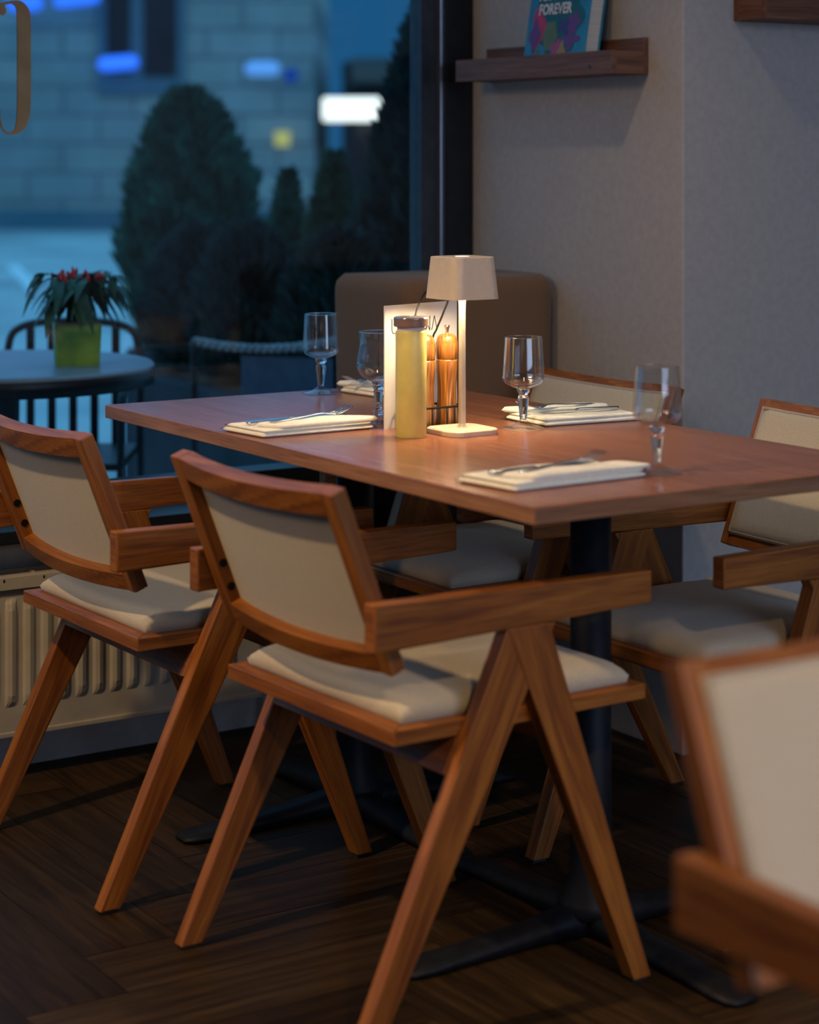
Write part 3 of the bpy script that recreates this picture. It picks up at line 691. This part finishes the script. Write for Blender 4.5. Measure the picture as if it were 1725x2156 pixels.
def fork():
    bm = bmesh.new(); L = .182
    prof = [(0, .0042, 0), (.004, .0062, 0), (.03, .0055, .001), (.07, .0034, .003), (.10, .0030, .005), (.118, .0040, .0055), (.128, .0100, .004), (.138, .0125, .0025), (.143, .0125, .002)]
    rings = [[(x, -w, z), (x, w, z), (x, w, z+.0018), (x, -w, z+.0018)] for x, w, z in prof]; loft(bm, rings)
    for k in range(4):
        y = -.0112+k*.00747
        rr = [[(x, y-h, z), (x, y+h, z), (x, y+h, z+.0016), (x, y-h, z+.0016)] for x, h, z in ((.142, .0013, .002), (.155, .0011, .004), (.17, .0010, .0085), (.182, .0007, .014))]; loft(bm, rr)
    return bm
def knife():
    bm = bmesh.new()
    prof = [(0, .0070, .0), (.004, .0085, .0), (.05, .0075, .0), (.085, .0062, .0), (.095, .0055, .0), (.10, .0085, .0003), (.13, .0095, .0004), (.165, .0092, .0006), (.19, .0060, .0007), (.20, .0012, .0008)]
    rings = []
    for i, (x, w, z) in enumerate(prof):
        th_ = .0042 if x < .09 else .0013
        rings.append([(x, -w*.6, z), (x, w*.9, z), (x, w, z+th_), (x, -w*.6, z+th_)])
    loft(bm, rings); return bm
fk = obj('fork', fork(), M['steel'], None, True); kn = obj('knife', knife(), M['steel'], None, True)
def cut(o, first, loc, rot, label, cat):
    q = o if first else o.copy()
    if not first: C.objects.link(q)
    q.location = loc; q.rotation_euler = rot; return tag(q, label, cat, cat+'s on the folded napkins')
def place(loc, rz, seed, where, first=False, Ly=.135, mir=1, Lx=.235):
    napkin('napkin', loc, rz, 'folded cream cloth napkin '+where, Lx=Lx, Ly=Ly, seed=seed)
    R = Matrix.Rotation(rz, 4, 'Z')
    def w(x, y, z): v = R @ Vector((x, y, z)); return (loc[0]+v.x, loc[1]+v.y, loc[2]+v.z)
    cut(fk, first, w(.040, -.036, .0225), (0, math.radians(-.3), rz+math.radians(9)), 'steel fork on the napkin '+where, 'fork')
    cut(kn, first, w(.016, .004, .0165), (math.radians(12), math.radians(-1), rz+math.radians(-1)), 'steel table knife on the napkin '+where, 'knife')
place((1.718, 3.197, TZ), .02, 1, 'by the left front edge of the table', True)
place((1.742, 2.492, TZ), .04, 2, 'at the near corner of the table', Lx=.262)
place((2.440, 3.034, TZ), math.pi-.10, 3, 'behind the goblet right of the lamp', Lx=.215)
place((2.405, 3.612, TZ), math.pi+.0, 4, 'on the far side by the window', Ly=.12, Lx=.20)

# ------------------------------------------------------------------ wall shelves and the book
def shelf(name, label, loc, rotz, L, dp=.10, hb=.079, hf=.050):
    """x along the wall, y out from the wall"""
    t = thing(name, label, 'shelf', loc, rotz)
    boxo('back_board', (0, L, .0005, .012, 0, hb), M['shelf_wood'], t, bv=.001, axis=(1, 0, 0))
    boxo('bottom_board', (.0102, L-.0102, .012, dp-.0121, 0, .013), M['shelf_wood'], t, bv=.001, axis=(1, 0, 0))
    boxo('front_lip', (0, L, dp-.012, dp, 0, hf), M['shelf_wood'], t, bv=.001, axis=(1, 0, 0))
    for e in (0, L-.010): boxo('end_board', (e, e+.010, .012, dp-.012, .0005, hf-.0005), M['shelf_wood'], t, bv=.001, axis=(0, 1, 0))
    bm = bmesh.new(); tube(bm, [(.075, dp-.001, .017), (.075, dp+.001, .017)], .0045, 12); lab(obj('sticker_dot', bm, M['gasket'], t), 'small greenish dot on the lip')
    return t
s1 = shelf('picture_ledge', 'walnut picture ledge on the wall beside the window, holding a book', (2.829, 3.432, 1.4285), math.pi/2, .585)
s2 = shelf('picture_ledge', 'dark walnut ledge cut off by the top right corner', (4.0, 3.319, 1.541), math.pi, 1.03)
def txt(s, size, parent, loc, rot, m, name='lettering', ext=.0004, sx=1, bold=0.):
    cu = bpy.data.curves.new('txt', 'FONT'); cu.body = s; cu.size = size; cu.extrude = ext; cu.offset = bold; cu.align_x = 'CENTER'; cu.resolution_u = 3
    o = bpy.data.objects.new('txt', cu); C.objects.link(o)
    dg = bpy.context.evaluated_depsgraph_get(); me = bpy.data.meshes.new_from_object(o.evaluated_get(dg)); bpy.data.objects.remove(o)
    me.materials.clear(); me.materials.append(m)
    q = bpy.data.objects.new(name, me); C.objects.link(q); q.parent = parent; q.location = loc; q.rotation_euler = rot; q.scale = (sx, 1, 1); return q
def book():
    # stands on the ledge, cover facing -X, leaning back against the wall; local x runs along the cover, -y is the cover side
    t = thing('book', 'teal cookbook with flowers on the cover leaning on the picture ledge', 'book', (2.7445, 3.774, 1.4492), -math.pi/2)
    Wb, Hb, Tb = .222, .24, .040; lean = math.radians(-9.5)
    piv = bpy.data.objects.new('x', None)
    bpy.data.objects.remove(piv)
    Rm = Matrix.Rotation(lean, 4, 'X')
    def add(name, bm, m, par=None, **k):
        bmesh.ops.transform(bm, matrix=Rm, verts=bm.verts); return obj(name, bm, m, par or t, **k)
    bm = bmesh.new(); box(bm, 0, Wb, 0, .0022, 0, Hb); fc = add('front_cover', bm, M['book_blue'])
    bm = bmesh.new(); box(bm, 0, Wb, Tb-.0022, Tb, 0, Hb); add('back_cover', bm, M['book_blue'])
    bm = bmesh.new(); box(bm, 0, .0022, .0022, Tb-.0022, 0, Hb); add('spine', bm, M['book_blue'])
    bm = bmesh.new(); box(bm, .0022, Wb-.005, .0022, Tb-.0022, .004, Hb-.004); add('pages', bm, M['paper'])
    def blob(name, cx, cz, rx, rz_, m, lobes=5, d=.0004, amp=.18):
        bm = bmesh.new(); n = 40; vs = [bm.verts.new((cx+rx*(1+amp*math.cos(lobes*2*math.pi*k/n))*math.cos(2*math.pi*k/n), -d, cz+rz_*(1+amp*math.cos(lobes*2*math.pi*k/n))*math.sin(2*math.pi*k/n))) for k in range(n)]
        f = bm.faces.new(vs); r = bmesh.ops.extrude_face_region(bm, geom=[f]); bmesh.ops.translate(bm, vec=(0, d-.0001, 0), verts=[v for v in r['geom'] if isinstance(v, bmesh.types.BMVert)])
        add(name, bm, m, fc)
    blob('print', .115, .110, .085, .085, M['print_teal'], 7, .0003, .12)
    blob('print', .042, .090, .026, .046, M['petal_red'], 3, .0006); blob('print', .032, .075, .018, .034, M['petal_purple'], 4, .0008)
    blob('print', .090, .072, .026, .034, M['petal_olive'], 6, .0007, .08)
    blob('print', .118, .035, .020, .026, M['petal_pink'], 5, .0009); blob('print', .138, .030, .014, .026, M['petal_mustard'], 4, .0010)
    blob('print', .165, .062, .026, .020, M['petal_purple'], 4, .0007, .4); blob('print', .140, .092, .024, .018, M['print_indigo'], 5, .0007, .3)
    blob('print', .172, .100, .020, .020, M['petal_purple'], 5, .0008, .3); blob('print', .05, .026, .012, .016, M['petal_olive'], 4, .0008)
    for s, z in (('FLOWERS', .155), ('FOREVER', .122)):
        txt(s, .034, fc, (.095, -.0016+z*math.sin(lean)*-1*-1, z*math.cos(lean)), (math.pi/2+lean, 0, 0), M['print_white'], sx=.86, bold=.0012).location = Rm @ Vector((.098, -.0015, z))
    for k in range(12):
        bm = bmesh.new(); x = .055+k*.0085; box(bm, x, x+(.0055 if k % 3 else .003), -.0012, -.0001, .012, .0165); add('print', bm, M['print_white'], fc)
book()

# ------------------------------------------------------------------ corner bench and brown cushion
def bench():
    t = thing('corner_bench', 'dark wooden bench box in the corner under the window', 'bench', (2.60, 3.92, 0))
    boxo('box', (-.235, .228, -.125, .078, .0, .56), M['dark_wood'], t, bv=.003, axis=(0, 0, 1))
    boxo('seat_board', (-.245, .229, -.20, .079, .56, .585), M['dark_wood'], t, bv=.003, axis=(1, 0, 0))
bench()
def cushion():
    t = thing('back_cushion', 'tall brown upholstered cushion standing in the corner behind the lamp', 'cushion', (2.619, 3.906, .586), 0)
    bm = bmesh.new(); hx, hy, H = .206, .165, .402; rings = []
    n = 24
    for k in range(n+1):
        b = k/n; e = min(1, min(b, 1-b)/.10); s = 1-.09*(1-math.sqrt(1-(1-e)**2)); s2 = .94+.06*(b**.5)
        ring = []
        for x, y in rsq(hx, .042, 8, hy):
            bow = 1-.035*math.cos(x/hx*math.pi/2)*(1 if y < 0 else 0)
            ring.append((x*s*s2, y*s*bow, b*H-.010*math.cos(x/hx*math.pi/2)*(b)))
        rings.append(ring)
    loft(bm, rings); o = obj('pad', bm, M['brown_cushion'], t, True)
    bm = bmesh.new(); tube(bm, smoothpath([(.206, -.10, .345), (.222, -.12, .340), (.228, -.13, .318), (.218, -.128, .298), (.204, -.11, .290)], 5), .007, 8); obj('strap', bm, M['black_strap'], t, True)
cushion()

# ------------------------------------------------------------------ outdoors
VR = -TH   # street runs square to the line of sight
struct(boxo('ground', (-40, 60, 4.26, 80, -.05, -.001), M['pavement']))
def facade():
    t = thing('stone_building', 'stone block building across the street', 'building', (14.49, 33.50, 0), VR)
    bm = bmesh.new(); box(bm, -9, 4.40, 0, 6, 0, 4.8); obj('wall', bm, M['stone'], t)
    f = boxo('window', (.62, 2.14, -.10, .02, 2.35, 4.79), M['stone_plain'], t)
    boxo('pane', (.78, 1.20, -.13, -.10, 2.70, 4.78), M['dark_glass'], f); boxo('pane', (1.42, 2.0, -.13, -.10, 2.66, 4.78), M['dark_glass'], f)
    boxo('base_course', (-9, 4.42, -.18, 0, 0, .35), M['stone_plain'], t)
    for nm, x, z, w, h, m in (('lamp', -.88, 2.80, .36, .10, 'blue_glow'), ('lamp', -.05, 3.88, 1.1, .16, 'blue_glow'), ('lamp', -2.3, 3.78, .50, .22, 'blue_glow'), ('lamp', 1.65, 2.66, .32, .16, 'pale_glow')): pass  # unused list for the blue pane reflections, draws nothing
    return t
fa = facade()
def pill(name, label, cat, x, z, w, h, m, tilt=0, y=-.35):  # glowing pill added in place of a blue reflection in the window pane
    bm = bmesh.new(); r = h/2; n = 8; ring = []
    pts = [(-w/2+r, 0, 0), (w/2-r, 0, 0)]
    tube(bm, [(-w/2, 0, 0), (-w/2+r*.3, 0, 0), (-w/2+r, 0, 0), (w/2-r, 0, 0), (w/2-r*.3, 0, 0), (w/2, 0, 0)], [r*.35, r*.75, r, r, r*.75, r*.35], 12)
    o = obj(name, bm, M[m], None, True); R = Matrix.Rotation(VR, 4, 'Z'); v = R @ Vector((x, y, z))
    o.location = (14.49+v.x, 33.50+v.y, z); o.rotation_euler = (0, tilt, VR); return tag(o, label, cat, 'blue pane reflections built across the street')
def cx(px): return (px-862.5)/4356.165*35.5+4.4-(665-862.5)/4356.165*36
def cz(y): return 1.25-(y-332.65)*35.6/4356.165
pill('blue_reflection', 'bright blue oblong pane reflection, added as a glow on the stone building beside its window', 'lamp', cx(247), cz(133), .70, .26, 'blue_glow', -.08)
pill('blue_reflection', 'bright blue oblong pane reflection, added as a glow at the very top of the window view', 'lamp', cx(160), cz(-1), .8, .22, 'blue_glow', -.12)
pill('blue_reflection', 'bright blue oblong pane reflection, added as a glow behind the top of the gold letter', 'lamp', cx(50), cz(8), .60, .26, 'blue_glow', -.05)
pill('pale_reflection', 'pale blue oblong pane reflection, added as a glow on the stone building above the bushes', 'lamp', cx(552), cz(145), .60, .26, 'pale_glow', 0)
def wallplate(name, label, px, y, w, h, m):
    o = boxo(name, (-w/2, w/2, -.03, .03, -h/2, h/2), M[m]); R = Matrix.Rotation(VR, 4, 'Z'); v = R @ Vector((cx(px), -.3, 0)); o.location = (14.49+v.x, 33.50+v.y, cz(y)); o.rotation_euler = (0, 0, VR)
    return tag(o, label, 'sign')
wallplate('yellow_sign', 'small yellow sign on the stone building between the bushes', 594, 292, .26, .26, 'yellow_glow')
wallplate('blue_sign', 'small dim blue sign beside the pale blue reflection', 612, 158, .22, .24, 'blue_glow').data.materials[0] = flat('dim_blue_plate', (.03, .12, .5))
# far dark building beyond the corner, with awning and lit sign
t = thing('far_building', 'low dark building at the end of the street, behind the tall conifer', 'building', (20.0, 30.5, 0), VR)
boxo('wall', (-1.4, 6, 0, 5, 0, 2.95), M['dark_facade'], t); boxo('awning', (-1.2, 5, -1.4, 0, 2.55, 2.95), M['awning'], t)
for k in range(3): boxo('window', (-1.2+k*1.5, -.2+k*1.5, -.05, .0, .6, 2.2), M['dark_glass'], t)
t = thing('lit_sign', 'glowing white shop sign on a post far down the street', 'sign', (15.60, 25.65, 0), VR)
boxo('sign_panel', (-.42, .42, -.08, .08, 1.785, 2.125), M['sign_glow'], t, bv=.05, seg=3); boxo('post', (-.05, .05, -.04, .04, 0, 1.79), M['black_metal'], t)
# bright reflection streak, painted as a white strip on the pavement
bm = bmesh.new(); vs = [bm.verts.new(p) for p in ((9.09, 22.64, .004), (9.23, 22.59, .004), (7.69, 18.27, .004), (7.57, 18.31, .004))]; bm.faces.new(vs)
tag(obj('reflection_streak', bm, M['reflection_paint']), 'short white painted reflection streak on the pavement above the potted plant', 'reflection streak')
# parked car
def car():
    t = thing('parked_car', 'dark car parked at the left edge in front of the stone building', 'car', (9.90, 30.20, 0), VR)
    P = [(-4.2, .35), (-4.25, .75), (-3.2, .95), (-2.5, 1.38), (-.9, 1.40), (-.2, 1.02), (.05, .92), (.12, .55), (.05, .32)]
    bm = bmesh.new(); loft(bm, [[(x, -.8, z) for x, z in P], [(x, .8, z) for x, z in P]]); bevel(bm, .06, 2); obj('body', bm, M['car_paint'], t)
    for x in (-3.3, -.62):
        for y in (-.82, .82):
            bm = bmesh.new(); tube(bm, [(x, y-.09, .31), (x, y+.09, .31)], .31, 24); w = obj('wheel', bm, M['tyre'], t)
            bm = bmesh.new(); tube(bm, [(x, y-.10, .31), (x, y+.10, .31)], .19, 20); obj('hubcap', bm, M['hub'], w)
    boxo('tail_lamp', (-.16, .10, -.84, -.5, .78, .95), M['red_lens'], t, bv=.03)
    boxo('side_window', (-2.4, -1.0, -.815, -.79, 1.0, 1.30), M['dark_glass'], t, bv=.01)
car()

def conifer(name, label, loc, H, R, seed, mat_, shape='cone', n=9000, leaf=.05, trunk=True, base=.35):
    rnd = random.Random(seed); t = thing(name, label, 'shrub', loc, 0, 'conifers outside the window')
    bm = bmesh.new()
    def rad(b, a):
        if shape == 'cone': r = (1-b)**.75*(.55+.45*min(1, b*4+.3))
        else: r = max(.0, math.sin((.16+.84*b)*math.pi))**.6
        return R*r*(1+.10*math.sin(a*3+seed)+.08*math.sin(a*7+b*9+seed)+.06*math.sin(b*23+a*2))
    # dark core
    rings = []
    for k in range(15):
        b = k/14; rings.append([(rad(b, a)*.82*math.cos(a)+1e-4, rad(b, a)*.82*math.sin(a), base+b*(H-base)*.97) for a in [2*math.pi*q/20 for q in range(20)]])
    loft(bm, rings)
    for _ in range(n):
        b = rnd.random()**1.15; a = rnd.random()*2*math.pi; r = rad(b, a)*(.80+.24*rnd.random()); z = base+b*(H-base)
        p = Vector((r*math.cos(a), r*math.sin(a), z)); outv = Vector((math.cos(a)*.7, math.sin(a)*.7, .55+rnd.random()*.7)).normalized()
        side = outv.cross(Vector((rnd.uniform(-1, 1), rnd.uniform(-1, 1), rnd.uniform(-1, 1)))).normalized(); l = leaf*(.5+rnd.random()); w = l*.28
        v = [bm.verts.new(p-side*w), bm.verts.new(p+side*w), bm.verts.new(p+outv*l)]; bm.faces.new(v)
    obj('foliage', bm, M[mat_], t)
    bm = bmesh.new(); tube(bm, [(0, 0, .0), (0, 0, base+.1)], .03, 8); obj('trunk', bm, M['bark'], t, True)
conifer('clipped_conifer', 'wide rounded conifer outside, left of centre in the window', (3.853, 7.632, .475), 1.045, .27, 3, 'leaf', 'round', 9000, .045, base=.02)
conifer('conifer', 'narrow low conifer outside between the rounded one and the tall one', (3.92, 6.57, .475), .78, .18, 5, 'leaf', 'cone', 5000, .04, base=.02)
conifer('conifer', 'tall dark conifer outside against the right window post', (3.93, 5.98, .475), 1.28, .32, 8, 'leaf_dark', 'cone', 9000, .05, base=.02)
conifer('clipped_conifer', 'dark low bush outside in front of the rounded conifer', (3.50, 6.84, .475), .50, .18, 13, 'leaf_dark', 'round', 6000, .045, base=.02)
conifer('clipped_conifer', 'dark low bush outside in front of the narrow conifer', (3.44, 6.36, .475), .52, .18, 17, 'leaf_dark', 'round', 6000, .045, base=.02)
conifer('clipped_conifer', 'dark low bush outside behind the brown cushion', (3.40, 5.64, .475), .52, .18, 19, 'leaf_dark', 'round', 6000, .045, base=.02)
conifer('conifer', 'small spiky conifer outside just right of the rounded one', (3.94, 6.95, .475), .71, .13, 11, 'leaf', 'cone', 3000, .04, base=.02)
def planter():
    t = thing('planter_box', 'long dark planter box holding the row of conifers outside', 'planter', (3.70, 6.80, 0), math.radians(-3))
    boxo('box', (-.40, .44, -1.32, .27, 0, .46), M['planter'], t, bv=.01, seg=1)
    boxo('soil', (-.37, .41, -1.29, .24, .46, .470), M['bark'], t)
    t = thing('plant_pot', 'round dark pot under the wide rounded conifer outside', 'plant pot', (3.853, 7.632, 0))
    bm = bmesh.new(); lathe(bm, [(0, 0), (.17, 0), (.235, .44), (.25, .44), (.25, .465), (.225, .465), (.22, .45), (0, .45)], 36); obj('pot', bm, M['planter'], t, True)
    bm = bmesh.new(); lathe(bm, [(0, .451), (.215, .451), (.215, .470), (0, .470)], 30); obj('soil', bm, M['bark'], t)
planter()
# rope barrier: two posts, a cloth panel and a twisted rope
def barrier():
    t = thing('rope_barrier', 'twisted white rope strung over a blue cloth panel outside', 'barrier', (0, 0, 0))
    A, B = Vector((2.735, 5.376, 0)), Vector((3.05, 4.98, 0)); n = 90; bm = bmesh.new()
    for s in (0, math.pi):
        pts = []
        for i in range(n+1):
            u = i/n; p = A.lerp(B, u); z = .705+.03*u+.03*(2*u-1)**2-.015; d = (B-A).normalized(); sd = d.cross(Vector((0, 0, 1))); a = u*2*math.pi*11+s
            pts.append(p+Vector((0, 0, z))+sd*math.cos(a)*.007+Vector((0, 0, 1))*math.sin(a)*.007)
        tube(bm, pts, .0075, 6)
    obj('rope', bm, M['rope'], t, True)
    for p in (A, B): bm = bmesh.new(); lathe(bm, [(0, 0), (.12, 0), (.12, .015), (.012, .03), (.010, .70), (.012, .715), (0, .72)], 20, p); obj('post', bm, M['black_metal'], t, True)
    bm = bmesh.new(); d = (B-A); vs = []
    for y_ in (0, .006):
        o2 = Vector((0, y_, 0)); a, b = A+d*.30+o2, A+d*.85+o2
        vs += [(a.x, a.y, .40), (b.x, b.y, .40), (b.x, b.y, .68), (a.x, a.y, .68)]
    hexa(bm, vs); obj('cloth_panel', bm, M['tarp'], t)
barrier()
# terrace table
def terrace_table():
    t = thing('terrace_table', 'round grey terrace table outside the window holding the potted plant', 'table', (1.915, 4.775, 0))
    bm = bmesh.new(); lathe(bm, [(0, .715), (.355, .715), (.362, .722), (.362, .744), (.356, .749), (0, .749)], 64); obj('tabletop', bm, M['zinc'], t)
    for p in t.children[0].data.polygons:
        pass
    bm = bmesh.new(); lathe(bm, [(0, .714), (.05, .714), (.035, .69), (.03, .10), (.06, .05), (.20, .02), (.21, .0), (0, 0)], 28); obj('pedestal', bm, M['black_metal'], t, True)
    bm = bmesh.new(); lathe(bm, [(.352, .7), (.3625, .7), (.3625, .738), (.358, .742)], 64); lab(obj('rim', bm, M['black_metal'], t, True), 'dark metal rim')
terrace_table()
def terrace_chair(name, label, loc, rotz):
    t = thing(name, label, 'chair', loc, rotz, 'black metal chairs on the terrace')
    bm = bmesh.new(); w = .19
    tube(bm, smoothpath([(-w-.01, 0, 0), (-w, 0, .45), (-w+.005, .02, .70), (-w+.045, .03, .775), (0, .035, .79), (w-.045, .03, .775), (w-.005, .02, .70), (w, 0, .45), (w+.01, 0, 0)], 7), .011, 8); obj('back_frame', bm, M['black_metal'], t, True)
    for x in (-.12, -.06, 0, .06, .12): boxo('slat', (x-.011, x+.011, .016, .026, .44, .785), M['black_metal'], t)
    for s in (-1, 1):
        bm = bmesh.new(); tube(bm, [(s*w, -.38, 0), (s*w, -.38, .44)], .011, 8); obj('leg', bm, M['black_metal'], t, True)
        bm = bmesh.new(); tube(bm, smoothpath([(s*w, 0, .62), (s*w, -.18, .64), (s*w, -.36, .62), (s*w, -.38, .44)], 5), .010, 8); obj('armrest', bm, M['black_metal'], t, True)
    boxo('seat', (-w, w, -.39, .01, .43, .45), M['black_metal'], t, bv=.004); boxo('stretcher', (-w, w, -.01, .01, .20, .225), M['black_metal'], t)
    return t
terrace_chair('terrace_chair', 'black metal slat-back chair outside behind the green pot', (2.357, 5.384, 0), -TH)
# potted pepper plant
def plant():
    t = thing('potted_pepper_plant', 'ornamental pepper plant with red fruit in a green square pot on the terrace table', 'potted plant', (2.055, 4.665, .749), math.radians(-20))
    bm = bmesh.new(); rings = [[(x, y, z) for x, y in rsq(h, .006, 3)] for z, h in ((0, .052), (.10, .0565))]; loft(bm, rings); obj('pot', bm, M['green_pot'], t)
    boxo('soil', (-.053, .053, -.053, .053, .1, .104), M['soil'], t)
    rnd = random.Random(4); bs = bmesh.new(); bl = bmesh.new(); tips = []
    for k in range(9):
        a = k*2.4; R = .02+.055*rnd.random(); H = .16+.05*rnd.random()-R*.3
        p = smoothpath([(rnd.uniform(-.012, .012), rnd.uniform(-.012, .012), .10), (R*.3*math.cos(a), R*.3*math.sin(a), .10+.05), (R*math.cos(a), R*math.sin(a), .10+H*.55)], 4); tube(bs, p, .0028, 6); tips.append(p[-1])
    obj('stem', bs, M['bark'], t, True)
    for tp in tips:
        for _ in range(15):
            a = rnd.random()*2*math.pi; el = rnd.uniform(-.1, .6); L = rnd.uniform(.045, .085); W_ = L*.17
            d = Vector((math.cos(a), math.sin(a), 0)); s = Vector((-d.y, d.x, 0)); base = Vector(tp)+Vector((rnd.uniform(-.02, .02), rnd.uniform(-.02, .02), rnd.uniform(-.03, .025)))
            prev = None
            for i in range(6):
                u = i/5; wd = W_*math.sin(math.pi*min(1, u*.92+.06)); q = base+d*(L*u)+Vector((0, 0, el*L*u-1.15*L*u*u))
                c = (bl.verts.new(q-s*wd), bl.verts.new(q+Vector((0, 0, -.002))), bl.verts.new(q+s*wd))
                if prev: bl.faces.new([prev[0], prev[1], c[1], c[0]]); bl.faces.new([prev[1], prev[2], c[2], c[1]])
                prev = c
    obj('leaves', bl, M['leaf_pepper'], t, True)
    bf = bmesh.new()
    for _ in range(34):
        a = rnd.random()*2*math.pi; R = .07*math.sqrt(rnd.random()); p = Vector((R*math.cos(a), R*math.sin(a), .212+.014*rnd.random()-R*.28)); d = Vector((rnd.uniform(-.4, .4), rnd.uniform(-.4, .4), 1)).normalized()
        tube(bf, [p, p+d*.007, p+d*.015, p+d*.020], [.0025, .0042, .0032, .0006], 7)
    lab(obj('fruit', bf, M['pepper'], t, True), 'upright red peppers')
plant()
